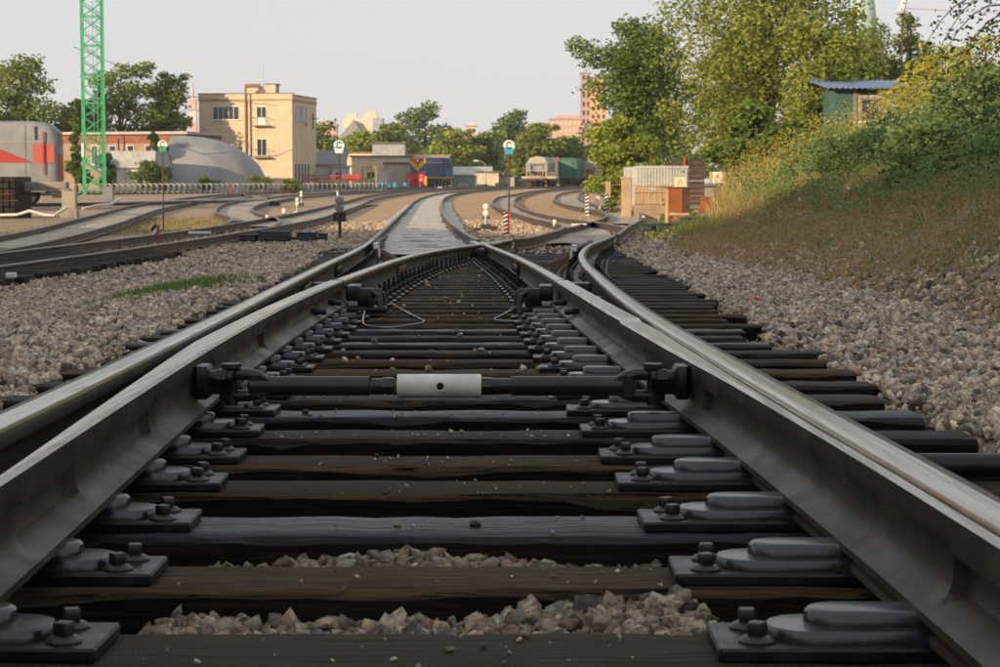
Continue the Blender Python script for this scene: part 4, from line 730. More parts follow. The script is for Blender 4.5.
for i, (x, y, z) in enumerate([(4.55,63.5,.10),(1.42,52,.20),(-7.9,68,.06)]):      # spikes of paint on point blades
    b = MB(); b.box((0,0,.06), (.10,.14,.10), bev=.02); b.box((-.02,-.05,.0), (.04,.05,.1)); o = b.build('white_lug', M_sig_w, None, 40); o.location = (x, y, z+.05); tag(o, ['white painted lug beside the right rail of the second points','white painted lug at the tip of the second points','white painted lug by the curled left rail'][i], 'lug')

# stack of black sleepers, concrete beam on its posts, bent pipes
t = thing('sleeper_stack', 'stack of black tarred sleepers at the left edge of the picture', 'sleeper stack', (-19.55,78,G(-19.55,78)))
for i in range(7):
    for j in range(9):
        b = MB(); L = 2.6
        b.box((-.98+j*.235+rnd.uniform(-.015,.015), rnd.uniform(-.04,.04), .10+i*.235), (.215,2.7,.20), bev=.015); b.build('sleeper', M_wood[1], t)
M_conc = mat('old_concrete', (.33,.30,.25), .9, (.22,.195,.16), 1.5, c3=(.14,.12,.10), s3=3, k3=(.6,.7), bump=.6, bscale=25, bdist=.01)
t = thing('concrete_post', 'square concrete post on a wider foot, right under the end of the concrete beam', 'concrete post', (-16.75,78,G(-16.75,78)), .1); part('shaft', M_conc, t, [(-.27,.27,-.25,.25,.36,1.05)], bev=.02); part('foot', M_conc, t, [(-.33,.33,-.32,.32,0,.37)], bev=.02)
t = thing('concrete_post', 'concrete post hidden behind the black sleeper stack under the beam', 'concrete post', (-21.6,78,G(-21.6,78)), .1); part('shaft', M_conc, t, [(-.27,.27,-.25,.25,.36,1.05)], bev=.02); part('foot', M_conc, t, [(-.33,.33,-.32,.32,0,.37)], bev=.02)
t = thing('concrete_beam', 'weathered concrete beam resting across two concrete posts', 'beam', (-19.1,78.4,G(-16.75,78)+1.05)); part('beam', M_conc, t, [(-2.9,2.3,-.25,.25,.0,.10)], bev=.015); part('upper_slab', M_conc, t, [(-2.9,2.2,-.28,.28,.102,.36)], bev=.03); t.rotation_euler.z = .02
M_pipe = wpm('pale_pipe', (.50,.50,.47))
for lb, pts in (('bent pale pipe lying on the ground in front of the sleeper stack', [(-19,73,.12),(-17.5,72.6,.15),(-16.9,72,.30),(-16.3,71.6,.16),(-15.9,71.4,.14),(-15.55,72,.42)]), ('bent pale pipe lying right of the concrete post', [(-17.5,84,.2),(-17.0,84.5,.34),(-16.5,85,.38),(-16.2,85.5,.62)]), ('long low pale pipe running along the far left siding', [(-20.5,105,.25),(-18,112,.28),(-14,120,.30)])):
    tag(MB().tube(pts, .055, 8).build('bent_pipe', M_pipe, None, 60), lb, 'pipe')
t = thing('cabinet', 'small grey cable cabinet in front of the loop fence near the lattice tower', 'cabinet', (-25.0,128,G(-25,128))); part('body', wpm('cabinet_grey', (.17,.18,.19)), t, [(-.32,.32,-.2,.2,0,1.0)], bev=.02); part('lid', wpm('cabinet_grey', (.17,.18,.19)), t, [(-.37,.37,-.24,.24,1.0,1.06)], bev=.01)

# white loop fence, its sunlit and shaded stretches painted cream and grey
M_fw, M_fc, M_fg = wpm('fence_white', (.60,.62,.60)), wpm('fence_sunlit_cream', (.66,.58,.40)), wpm('fence_shaded_grey', (.34,.38,.36))
fence = thing('loop_fence', 'low metal fence of linked hexagon loops running along the far side of the yard', 'fence', (-28,186,G(-28,186)))
def hexring(w_, h, r=.035):
    pts = [(-w_/2,0,h*.3),(-w_/2,0,h*.7),(-w_*.25,0,h),(w_*.25,0,h),(w_/2,0,h*.7),(w_/2,0,h*.3),(w_*.25,0,0),(-w_*.25,0,0),(-w_/2,0,h*.3)]; b = MB(); b.tube(pts, r, 5); return b
RING = [hexring(.50,.80).mesh('loop', m) for m in (M_fc, M_fw, M_fg)]; pm_ = MB(); pm_.box((0,0,.5), (.07,.07,1.05)); FPOST = [pm_.mesh('post', m) for m in (M_fc, M_fw, M_fg)]
for k in range(62):
    u = k/61; x = -39.6+u*27.2; y = 183+u*32; ci = 0 if k < 12 else (1 if k < 20 else 2 if k % 5 else 1); z0 = G(x, y)-fence.location.z
    o = inst('loop', RING[ci], fence, (x+28, y-186, z0+.22), math.atan2(32,27.2)*0); o.scale = (.82,1,1)
    inst('post', FPOST[ci], fence, (x+28+.22, y-186, z0))
for zr in (.24, 1.0): MB().tube([(-39.8,183,G(-39.8,183)+zr),(-26,199,G(-26,199)+zr),(-12.3,215,G(-12.3,215)+zr)], .022, 5).build('top_rail', M_fg, fence, 60, world=True)
t = thing('fence', 'dark upright-bar fence right of the loop fence, in front of the rail stack', 'fence', (-24.6,262,G(-24,262)))
for k in range(26): part('bar', M_sig_k, t, [(k*.32-.025,k*.32+.025,-.02,.02,0,1.45)])
part('rail', M_sig_k, t, [(-.1,8.2,-.03,.03,1.3,1.36),(-.1,8.2,-.03,.03,.2,.26)])
tag(MB().tube([(-25.0,186,G(-25,186)),(-25.0,186,G(-25,186)+1.05)], .14, 10).build('red_post', wpm('red_post_paint', (.55,.14,.09)), None, 50), 'stout orange-red post in front of the loop fence', 'post')
tag(MB().tube([(-13.6,168,G(-13.6,168)),(-13.6,168,G(-13.6,168)+.5)], .09, 8).build('white_post', M_sig_w, None, 50), 'tiny white post in front of the loop fence below the beige building', 'post')

# green lattice tower
M_tg = wpm('tower_green', (.06,.42,.19))
tw = thing('lattice_tower', 'bright green lattice tower rising out of the picture on the left', 'tower', (-35.6,176,G(-35.6,176)), .28); Wd = .86
for sx in (-1, 1):
    for sy in (-1, 1): part('leg', M_tg, tw, [(sx*Wd-.085,sx*Wd+.085,sy*Wd-.085,sy*Wd+.085,0,30)])
BR = MB(); L_ = math.hypot(2*Wd, 1.25); BR.box((0,0,0), (L_,.05,.075)); BRM = BR.mesh('brace', M_tg); HB = MB(); HB.box((0,0,0), (2*Wd-.17,.07,.09)); HBM = HB.mesh('crossbar', M_tg)
for k in range(23):
    z = .6+k*1.25
    for s, rot in ((-1,0),(1,0),(-1,math.pi/2),(1,math.pi/2)):
        for d in (-1, 1):
            o = inst('brace', BRM, tw, (s*(Wd+.02*d) if rot else 0, 0 if rot else s*(Wd+.02*d), z+.62)); o.rotation_euler = (0, d*math.atan2(1.25, 2*Wd), rot)
        if k % 2 == 0: inst('crossbar', HBM, tw, (s*Wd if rot else 0, 0 if rot else s*Wd, z), rot)
part('plinth', M_conc, tw, [(-1.1,1.1,-1.1,1.1,-.1,.12)]); part('notice', M_sig_w, tw, [(-1.15,-.93,-1.0,-.97,3.4,4.6)]); part('ladder', M_tg, tw, [(-.05,.0,-1.0,-.95,.3,28),(.28,.33,-1.0,-.95,.3,28)])

# ------------------------------------------------------------------ buildings of the yard
M_glass = mat('window_glass', (.035,.040,.045), .12, metal=0, spec=.6); M_frame = wpm('window_frame', (.72,.72,.70)); M_brick = mat('tan_brick', (.60,.49,.345), .9, (.52,.415,.29), .8, c3=(.36,.275,.19), s3=1.6, k3=(.62,.75), bump=.5, bscale=30, bdist=.01)
M_redb = mat('red_brick', (.30,.115,.075), .9, (.22,.085,.06), 1.2, bump=.5, bscale=30); M_roof = wpm('roof_felt', (.13,.125,.12)); M_stucco = mat('cream_stucco', (.68,.56,.39), .9, (.58,.46,.32), .5, c3=(.42,.34,.24), s3=1.3, k3=(.62,.75), bump=.3, bscale=20)
M_pale = wpm('pale_render', (.58,.57,.53)); M_shed = wpm('grey_sheet', (.36,.38,.39), metal=.3)
def window(parent, x, z, w_, h, y=-.01, panes=2, rot=0, name='window', frame=None, d=.10):
    """window set in the wall plane y (thing space): frame, panes and mullions, glass set back"""
    M = Matrix.Rotation(rot, 4, 'Z'); fr = .07*max(1, h/2.2); b = MB()
    def bx(m, x0, x1, z0, z1, y0, y1):
        c = M @ Vector(((x0+x1)/2, (y0+y1)/2, (z0+z1)/2)); m.box(c, (x1-x0, y1-y0, z1-z0), M.to_3x3())
    bx(b, x-w_/2-fr, x-w_/2, z-fr, z+h+fr, y-.05, y+.06); bx(b, x+w_/2, x+w_/2+fr, z-fr, z+h+fr, y-.05, y+.06); bx(b, x-w_/2, x+w_/2, z-fr, z, y-.05, y+.06); bx(b, x-w_/2, x+w_/2, z+h, z+h+fr, y-.05, y+.06)
    for k in range(1, panes): xm = x-w_/2+w_*k/panes; bx(b, xm-fr*.5, xm+fr*.5, z, z+h, y-.045, y+.05)
    o = b.build(name, frame or M_frame, parent)
    for k in range(panes): g = MB(); bx(g, x-w_/2+w_*k/panes+.02, x-w_/2+w_*(k+1)/panes-.02, z, z+h, y-.015, y+.0); g.build('pane', M_glass, o)
    s = MB(); bx(s, x-w_/2-.15, x+w_/2+.15, z-fr-.08, z-fr, y-.16, y+.02); s.build('sill', M_frame, o); return o
# beige switch-house: axes turned 8.7 degrees
A = thing('beige_building', 'tall beige brick building left of centre with a flat roof and a balcony door', 'building', (-27.4,265,G(-27.4,265)-.1), R_(-8.7)); W_, D_, H_ = 12.7, 13.2, 12.7
part('wall', M_brick, A, [(-W_,0,0,D_,0,H_-.9)])
for k in range(7): part('course', M_brick, A, [(-W_-.015,.015,-.012,.3,1.6+k*1.55,1.66+k*1.55)]) if k < 0 else None
part('cornice', mat('cornice_brick', (.40,.27,.17), .9, (.28,.19,.12), 2, bump=.4), A, [(-W_-.12,.12,-.12,D_+.1,H_-.9,H_-.72)]); part('parapet', M_brick, A, [(-W_-.05,.05,-.05,.35,H_-.72,H_),(-W_-.05,-W_+.35,.35,D_,H_-.72,H_),(-.35,.05,.35,D_,H_-.72,H_-.2)]); part('coping', M_roof, A, [(-W_-.15,.15,-.15,.42,H_,H_+.09),(-.42,.16,.42,D_+.1,H_-.2,H_-.1)]); part('roof', M_roof, A, [(-W_+.35,-.35,.35,D_,H_-.9,H_-.6)])
part('stair_head', M_brick, A, [(-6.6,-5.0,1.5,4.0,H_-.6,H_+1.15),(-3.8,-2.5,1,3.0,H_-.6,H_+1.25)]); part('roof_kit', mat('rusty_kit', (.22,.11,.07), .8), A, [(-6.7,-4.6,1.2,1.4,H_+.95,H_+1.35),(-4.8,-4.0,1.4,1.6,H_+.1,H_+.6)]); part('stair_head_roof', M_roof, A, [(-4.0,-2.3,.9,3.1,H_+1.25,H_+1.36)])
MB().tube([(-4.4,2,H_),(-4.4,2,H_+4.2)], .035, 6).build('antenna', M_grey, A)
window(A, -9.0, H_-3.35, 3.5, 1.65, -.005, 5); window(A, -4.15, H_-3.95, 1.25, 2.2, -.005, 2, name='balcony_door'); window(A, -4.15, H_-8.1, 1.25, 2.1, -.005, 2, name='balcony_door'); 
part('door_panel', M_frame, A, [(-4.7,-3.6,-.09,-.06,H_-3.95,H_-3.1)])
for z, wx in ((H_-4.15, 1.3), (H_-8.3, 1.0)):
    o = part('balcony', M_conc, A, [(-5.3,-2.9,-1.0,-.01,z-.14,z)]); b = MB()
    for xx in (-5.25,-2.95): b.tube([(xx,-.95,z),(xx,-.95,z+.95)], .025, 5); b.tube([(xx,-.95,z+.95),(xx,0,z+.95)], .025, 5)
    b.tube([(-5.25,-.95,z+.95),(-2.95,-.95,z+.95)], .03, 5); b.build('railing', M_sig_k, o)
part('duct', mat('rusty_pipe', (.20,.12,.075), .8, (.12,.075,.05), 2), A, [(-6.35,-6.15,-.25,-.02,1,H_+.9),(-5.7,-5.58,-.2,-.02,3,H_)])
for yy, pn in ((3.2, 1), (6.4, 1)): window(A, yy, H_-3.4, 2.3, 1.75, .0, pn, R_(90), frame=M_conc)
for k in range(5): window(A, 1.6+k*1.7, .9, 1.0, 2.6, .0, 1, R_(90), frame=M_frame)
part('lamp_arm', M_sig_k, A, [(.02,.9,11.0,11.12,H_-3.0,H_-2.9),(.02,.12,11.0,11.12,H_-4.4,H_-2.2),(.3,.42,5.9,6.1,H_-4.1,H_-3.7)]); part('meter_box', M_sig_k, A, [(-7.3,-6.9,-.2,-.02,H_-7.4,H_-7.0)])
MB().tube([(-12.7,-.2,5.2),(-8,-.35,4.4),(-2,-.3,4.6),(0,-.2,5.4)], .025, 5).build('cable', M_sig_k, A)
# grey hangar: half barrel with a rounded right end
Hg = thing('hangar', 'grey rounded hangar with a domed right end in front of the beige building', 'hangar', (-32.6,233,G(-32.6,233)-.1)); M_hang = mat('hangar_sheet', (.30,.31,.315), .62, (.235,.24,.245), .35, metal=.15, c3=(.19,.19,.185), s3=1.2, k3=(.6,.8), bump=.15, bscale=6, stretch=(1,1,.4))
def shell(b, x0, x1, ry, rz, end, n=20, m=14):
    xs = [x0, x0+.01] + list(np.linspace(x0+1, x1-end, 6)) + [x1-end+end*math.sin(R_(a)) for a in range(12, 90, 13)] + [x1]
    for i, x in enumerate(xs): pass
    rows = []
    for x in xs:
        f = 1 if x <= x1-end else math.sqrt(max(.0004, 1-((x-x1+end)/end)**2)); rows.append([(x, ry*f*math.cos(math.pi*k/n), rz*(f**.9)*math.sin(math.pi*k/n)**.85) for k in range(n+1)])
    b.rings(rows)
b = MB(); shell(b, -5.2, 5.6, 7.5, 6.5, 9.6); b.build('shell', M_hang, Hg, 50)
MB().tube([(-4.4,-4.2,5.75),(-3,-5.2,5.0),(-1,-6.5,4.3),(2,-6.3,4.5)], .03, 5).build('cable', M_sig_k, Hg)
# long brick hall with a white porch
Bh = thing('brick_hall', 'long low brick hall with a red brick band behind the green tower', 'building', (-41.2,236,G(-41,236)-.1), R_(-14)); Hh = 7.0
part('wall', mat('shaded_hall_brick', (.34,.25,.185), .9, (.27,.195,.145), .8, bump=.4, bscale=20), Bh, [(-26,4.6,0,11,0,Hh-1.3)]); part('red_band', M_redb, Bh, [(-26.03,4.63,-.03,11,Hh-1.3,Hh-.25)]); part('roof', wpm('hall_roof', (.42,.40,.38)), Bh, [(-26.5,5.0,-.5,11.5,Hh-.25,Hh+.05)])  # red-brown brick, darkened to stand for the shade over the hall
for k in range(9): window(Bh, 3.4-k*2.3-1.2, 3.3, .75, 2.1, -.005, 1)
MB().tube([(-3.2,-.12,.4),(-3.2,-.12,6.6)], .05, 5).build('ladder_pipe', M_sig_k, Bh); MB().tube([(-3.9,-.12,.4),(-3.9,-.12,6.2)], .05, 5).build('ladder_pipe', M_sig_k, Bh)
Pc = thing('white_porch', 'white porch building with an arched grey roof in front of the brick hall', 'porch', (-38.8,216,G(-38.8,216)-.1), R_(-6)); part('wall', M_pale, Pc, [(-4.2,.6,0,6,0,2.7),(-4.2,-1.6,-.12,0,0,2.7)]); part('side_wing', M_pale, Pc, [(.6,1.7,1.2,6,0,2.6)])
b = MB(); b.prism([(-4.8,2.7),(-4.75,3.3),(-4.4,4.1),(-3.6,4.55),(1.9,4.55),(1.9,2.7)], -.5, 6.2, 'y'); b.build('roof', M_shed, Pc); MB().tube([(1.95, -.5+3.3*(1-math.cos(math.pi*j/14)), 2.7+2.0*math.sin(math.pi*j/14)) for j in range(15)], .06, 5).build('arch_rim', M_grey, Pc)
window(Pc, -3.2, .9, 1.5, 1.4, -.13, 3); window(Pc, .05, .1, .7, 2.0, -.01, 1, name='door')
for xx in (1.95,): MB().tube([(xx,-.5,0),(xx,-.5,2.7)], .06, 6).build('column', M_grey, Pc)

def simple(name, label, cat, x, y, w_, h, d, m, roof=None, rz=0, slope=0, ov=.3, wins=(), z=None, floors=0):
    t = thing(name, label, cat, (x, y, (G(x,y) if z is None else z)-.1), rz); part('wall', m, t, [(-w_/2,w_/2,0,d,0,h)])
    b = MB(); b.add([(-w_/2-ov,-ov,h),(w_/2+ov,-ov,h),(w_/2+ov,d+ov,h+slope),(-w_/2-ov,d+ov,h+slope),(-w_/2-ov,-ov,h+.22),(w_/2+ov,-ov,h+.22),(w_/2+ov,d+ov,h+slope+.22),(-w_/2-ov,d+ov,h+slope+.22)], [(3,2,1,0),(4,5,6,7),(0,1,5,4),(1,2,6,5),(2,3,7,6),(3,0,4,7)]); b.build('roof', roof or M_roof, t)
    if slope: b = MB(); b.prism([(0,0),(d,0),(d,slope)], -w_/2, w_/2, 'x'); o = b.build('gable', m, t); o.location.z = h-.001
    for q in wins: window(t, *q)
    return t
M_wpanel = wpm('white_panel', (.55,.55,.53)); M_bluep = wpm('blue_paint', (.06,.22,.42)); M_cream = M_stucco; M_rustp = mat('rusty_plate', (.27,.085,.03), .85, (.17,.055,.025), 3, c3=(.36,.15,.06), s3=6, bump=.4, bscale=30)
s = simple('grey_shed', 'pale shed with a dark grey sloping roof right of the beige building', 'shed', -24.3, 278, 5.2, 3.3, 7, M_wpanel, wpm('shed_roof', (.17,.18,.19)), slope=2.0)
for k in range(12): part('panel_rib', M_wpanel, s, [(-2.6+k*.45,-2.54+k*.45,-.04,0,0,3.3)])
simple('garage', 'long cream garage block with a high flat parapet behind the sheds', 'building', -20.5, 318, 14, 5.6, 8, M_cream, M_redb)
simple('garage', 'cream workshop wall behind the yellow steel frame', 'building', -17.6, 296, 8.6, 4.7, 8, M_cream, M_roof, wins=[(-1.5,1.4,1.2,1.1,-.01,2)])
simple('roof_block', 'grey upper block with a dark slab roof above the cream workshop', 'building', -17.2, 310, 5.0, 6.9, 6, M_shed, M_roof)
simple('concrete_hut', 'pale concrete hut left of the blue locomotive', 'hut', -14.4, 292, 4.6, 3.7, 5, mat('hut_concrete', (.50,.43,.34), .9, (.40,.34,.26), .8, bump=.4), M_roof, slope=-.3)
simple('garage', 'low cream building with a pinkish roof right behind the locomotive cab', 'building', -12.2, 322, 7.5, 4.3, 6, M_cream, wpm('pink_roof', (.50,.30,.19)), slope=.9)
simple('blue_hut', 'small blue and white hut beside the grey shed', 'hut', -22.0, 276, 2.2, 3.1, 3, wpm('hut_pale_blue', (.42,.52,.62)), M_shed, wins=[(-.2,1.2,.8,1.2,-.01,2)])
simple('white_booth', 'plain white booth behind the turquoise containers', 'booth', -16.6, 283, 1.6, 2.2, 2, M_wpanel, M_wpanel, ov=.05)
t = thing('container', 'turquoise blue container in front of the white booth', 'container', (-16.0,279,G(-16,279))); part('body', wpm('turquoise_paint', (.06,.36,.50)), t, [(-1.7,1.6,-.8,.8,.05,.85)], bev=.04)
for k in range(10): part('rib', wpm('turquoise_paint', (.06,.36,.50)), t, [(-1.6+k*.34,-1.5+k*.34,-.84,-.8,.1,.8)])
t = thing('container', 'smaller sky blue container nearest the locomotive', 'container', (-13.4,281,G(-13.4,281))); part('body', wpm('sky_paint', (.16,.40,.60)), t, [(-.6,.6,-.5,.5,.0,.75)], bev=.04); part('lid', wpm('sky_paint', (.16,.40,.60)), t, [(-.65,.65,-.55,.55,.75,.85)])
t = thing('steel_frame', 'yellow-brown steel frame of four uprights beside the cream workshop', 'frame', (-18.0,276,G(-18,276)))
for x in (-.9,-.25,.25,.95): part('upright', wpm('yellow_steel', (.36,.25,.06)), t, [(x-.09,x+.09,-.1,.1,0,3.2)])
part('crossbar', wpm('yellow_steel', (.36,.25,.06)), t, [(-1.1,1.1,-.08,.08,2.9,3.05),(-1.1,1.1,-.08,.08,1.4,1.5)])
t = thing('crane_boom', 'red lattice crane boom lying level behind the dark fence', 'crane boom', (-22.3,270,G(-22,270)+1.2)); 
for z in (0,.55): part('chord', M_red, t, [(-4.5,3.6,-.08,.08,z,z+.12)])
for k in range(15):
    b = MB(); b.box((-4.2+k*.54,0,.33), (.72,.06,.07), Matrix.Rotation(.75*(1 if k % 2 else -1), 3, 'Y')); b.build('brace', M_red, t)
part('support', M_sig_k, t, [(-4.4,-4.2,-.1,.1,-1.3,0),(3.2,3.4,-.1,.1,-1.3,0)]); part('cab', wpm('cab_red', (.45,.05,.04)), t, [(1.2,3.6,-.5,.5,-.1,.75)], bev=.05)
t = thing('rail_stack', 'stack of dark rusty rails behind the upright-bar fence', 'rail stack', (-22.2,266,G(-22,266)))
for k in range(5):
    for j in range(4): part('rail_bar', M_rustside, t, [(-1.8+rnd.uniform(-.2,.1),1.9+rnd.uniform(-.2,.2),-.5+j*.25,-.32+j*.25,.1+k*.24,.30+k*.24)])
# pink and white radio mast behind
t = thing('radio_mast', 'pale red and white mast left of the beige building', 'mast', (-61,400,0)); 
for k in range(7): part('section', wpm('mast_red', (.58,.40,.36)) if k % 2 == 0 else wpm('mast_white', (.66,.60,.56)), t, [(-.9+k*.05,.9-k*.05,-.6,.6,k*2.4+1,k*2.4+3.4)])
MB().tube([(0,0,17.8),(0,0,21.5)], [.35,.05], 6).build('tip', wpm('mast_red', (.58,.40,.36)), t); part('platform', M_grey, t, [(-1.3,1.3,-.8,.8,15.4,15.8)])
# low sheds and clutter right of the locomotive
simple('grey_shed', 'low teal shed with a pale roof right of the locomotive', 'shed', -4.6, 322, 6.2, 2.1, 6, wpm('teal_wall', (.10,.22,.22)), wpm('pale_roof', (.50,.50,.47)), slope=1.2)
simple('white_shed', 'small cream shed below the street lamp', 'shed', -1.9, 318, 3.4, 2.5, 4, wpm('shed_cream', (.60,.53,.40)), M_roof)
simple('grey_shed', 'low grey store right of the cream shed', 'shed', 1.0, 320, 2.6, 2.0, 4, M_shed, M_roof)
simple('grey_shed', 'low brownish wall left of the hopper wagon', 'wall', 3.0, 324, 9.0, 1.5, 2, mat('brown_wall', (.30,.22,.15), .9, (.2,.15,.1), 1), M_roof)
t = thing('street_lamp', 'street lamp with a curved arm and white head above the cream shed', 'street lamp', (-2.9,314,G(-2.9,314))); MB().tube([(.7,0,0),(.7,0,3.0),(.55,0,3.7),(.1,0,4.1),(-.5,0,4.2)], [.09,.08,.07,.06,.05], 6).build('pole', M_grey, t, 60); part('head', M_frame, t, [(-1.2,-.4,-.2,.2,4.12,4.32)], bev=.06)
for i, (x, y, w_, h, c, lb) in enumerate([(-5.6,303,2.0,.7,(.42,.40,.36),'pale heap of sacks right of the locomotive wheels'),(-2.6,300,1.7,.6,(.16,.13,.10),'dark crate low beside the far track'),(.4,303,2.2,.8,(.10,.14,.13),'dark green crate beside the far track'),(-8.0,268,1.0,.35,(.60,.66,.70),'pale blue sack lying beside the track right of the locomotive')]):
    t = thing('crate' if i in (1, 2) else 'sack_heap', lb, 'crate' if i in (1,2) else 'sacks', (x, y, G(x,y)))
    for k in range(3): part('board' if i in (1,2) else 'sack', wpm('clutter_%d' % i, c), t, [(-w_/2+(k*.1 if i in (0,3) else 0), w_/2-(k*.15 if i in (0,3) else 0), -.5,.5, h*k/3+.01, h*(k+1)/3-.02)], bev=.12 if i in (0,3) else .02)

# ------------------------------------------------------------------ rolling stock
M_wheel = wpm('wheel_black', (.03,.03,.032), metal=.3)
def wheelset(t, xs, r=.5, yy=.78):
    for x in xs:
        for s in (-1, 1): MB().tube([(x, s*yy-.06, r), (x, s*yy+.06, r)], r, 16).build('wheel', M_wheel, t, 40)
        MB().tube([(x,-yy,r),(x,yy,r)], .09, 8).build('axle', M_wheel, t, 60)
# shunting locomotive: x is the direction of travel (front at +x)
Lo = thing('locomotive', 'blue shunting locomotive with a yellow chevron and red buffer beam', 'locomotive', (-11.9,283,CZ-float(prof(283))), R_(-105)); M_lb = wpm('loco_blue', (.045,.10,.23)); M_ly = wpm('loco_yellow', (.62,.40,.03)); M_lr = wpm('loco_red', (.55,.045,.035))
wheelset(Lo, (-1.6,-3.5,-5.4,-9.5,-11.2,-12.9)); part('bogie', M_sig_k, Lo, [(-6.2,-.8,-1.15,1.15,.35,1.0),(-13.6,-8.7,-1.15,1.15,.35,1.0),(-8.4,-6.6,-1.2,1.2,.4,1.1)]); part('running_board', M_sig_k, Lo, [(-14.2,-.1,-1.5,1.5,1.05,1.28)]); part('valance', M_ly, Lo, [(-14.2,-.1,-1.53,-1.505,1.28,1.42),(-14.2,-.1,1.505,1.53,1.28,1.42)])
part('hood', M_lb, Lo, [(-9.6,-.9,-1.18,1.18,1.28,4.0)], bev=.18); part('cab', M_lb, Lo, [(-13.8,-9.62,-1.48,1.48,1.28,4.25)], bev=.2); part('roof_rail', M_ly, Lo, [(-9.4,-1.0,-1.215,-1.185,3.45,3.58),(-9.4,-1.0,1.185,1.215,3.45,3.58)])
for k in range(5):
    for s in (-1, 1): part('hood_door', wpm('loco_blue_dark', (.035,.075,.17)), Lo, [(-2.7-k*1.5,-1.4-k*1.5,s*1.185-.01,s*1.185+.02,1.5,3.2)])
part('cab_window', M_glass, Lo, [(-13.2,-12.0,1.47,1.5,2.7,3.6),(-11.6,-10.2,1.47,1.5,2.7,3.6),(-13.2,-12.0,-1.5,-1.47,2.7,3.6),(-11.6,-10.2,-1.5,-1.47,2.7,3.6),(-9.63,-9.58,-1.4,-1.2,3.0,3.7)])
b = MB(); b.prism([(-1.17,3.95),(-.80,3.95),(0,3.0),(.80,3.95),(1.17,3.95),(1.17,3.45),(0,2.15),(-1.17,3.45)], -.905, -.87, 'x'); b.build('chevron', M_ly, Lo); b = MB(); b.prism([(-.72,3.96),(.72,3.96),(0,3.12)], -.905, -.875, 'x'); b.build('chevron_red', M_lr, Lo)
for y in (-1.0,.64): part('red_top', M_lr, Lo, [(-.90,-.86,y,y+.36,3.62,4.05)])
MB().tube([(-.88,0,3.75),(-.80,0,3.75)], .17, 12).build('headlamp', M_frame, Lo, 40); part('buffer_beam', M_lr, Lo, [(-.1,.08,-1.35,1.35,.45,1.28)]); part('front_guard', M_lr, Lo, [(-.04,.06,-1.15,1.15,1.28,1.85)]); part('front_platform', M_sig_k, Lo, [(-.9,-.1,-1.4,1.4,1.2,1.3)]); part('side_step', M_ly, Lo, [(-.5,.10,-1.6,-1.37,.3,1.55),(-.5,.10,1.37,1.6,.3,1.55)]); part('coupler', M_sig_k, Lo, [(.08,.6,-.18,.18,.8,1.1)])
for y in (-.85,.85): MB().tube([(.08,y,1.0),(.25,y,1.0)], .12, 10).build('lamp', M_frame, Lo, 40)
for y in (-1.3,-.6,.6,1.3): MB().tube([(-.05,y,1.28),(-.05,y,2.1)], .03, 6).build('handrail', M_lr, Lo)
MB().tube([(-.05,-1.3,2.1),(-.05,1.3,2.1)], .03, 6).build('handrail', M_lr, Lo); part('plough', M_lr, Lo, [(-.05,.12,-1.1,1.1,.15,.45)])
# grey railcar with red swoosh
Rc = thing('railcar', 'grey railcar with red flash standing behind the sleeper stack on the left', 'railcar', (-21.9,100,CZ-float(prof(100))-.02), R_(6)); M_rg = wpm('railcar_grey', (.24,.25,.265)); M_rr = wpm('railcar_red', (.36,.04,.025))
secs = []
def body_ring(x, yw, zt, n=8): 
    r = .5; pts = [(x,-yw,1.15),(x,-yw,zt-r)]; pts += [(x,-yw+r*(1-math.cos(R_(a))), zt-r+r*.75*math.sin(R_(a))) for a in (20,45,70,90)]; pts += [(x, -p[1], p[2]) for p in pts[::-1]]; return pts
b = MB(); b.rings([body_ring(x, yw, zt) for x, yw, zt in ((-16,1.5,4.25),(-1.2,1.5,4.25),(-.7,1.5,4.2),(-.35,1.48,4.08),(-.1,1.42,3.85),(0,1.34,3.55))]); b.build('body', M_rg, Rc, 40)
b = MB(); b.prism([(-16,2.08),(-1.2,2.08),(-1.5,2.25),(-2.2,2.52),(-3.3,2.98),(-16,3.35)], -1.52, -1.49, 'y'); b.build('red_flash', M_rr, Rc); part('red_panel', mat('faded_red', (.46,.085,.06), .7, (.36,.10,.08), 3), Rc, [(-1.15,-.12,-1.518,-1.40,2.08,3.0)]); part('red_nose', M_rr, Rc, [(-.02,.03,-1.1,1.1,1.3,2.5)])
part('stripe', M_grey, Rc, [(-16,-.5,-1.515,-1.495,3.08,3.12)]); part('window', M_glass, Rc, [(-1.05,-.92,-1.52,-1.48,3.2,3.85),(.0,.02,-.9,-.15,2.9,3.6),(.0,.02,.15,.9,2.9,3.6)]); part('grab_rail', M_rr, Rc, [(-.66,-.60,-1.62,-1.56,1.5,3.6)]); part('grille', M_sig_k, Rc, [(-4.6,-3.9,-1.53,-1.50,3.45,3.55),(-4.25,-4.2,-1.54,-1.50,2.6,3.5)]); part('door_seam', M_sig_k, Rc, [(-1.5,-1.485,-1.512,-1.495,1.2,3.9)])
part('skirt', M_rg, Rc, [(-16,-.6,-1.42,1.42,.65,1.15)]); part('red_step', M_rr, Rc, [(-3.2,-2.2,-1.6,-1.2,.35,.6)]); part('cowcatcher', M_sig_k, Rc, [(-.3,.25,-1.2,1.2,.35,1.1)]); wheelset(Rc, (-1.6,-3.8,-12,-14.2)); part('roof_vent', M_frame, Rc, [(-4.2,-3.2,-.5,.5,4.2,4.4),(-8,-6.8,-.5,.5,4.2,4.42)])
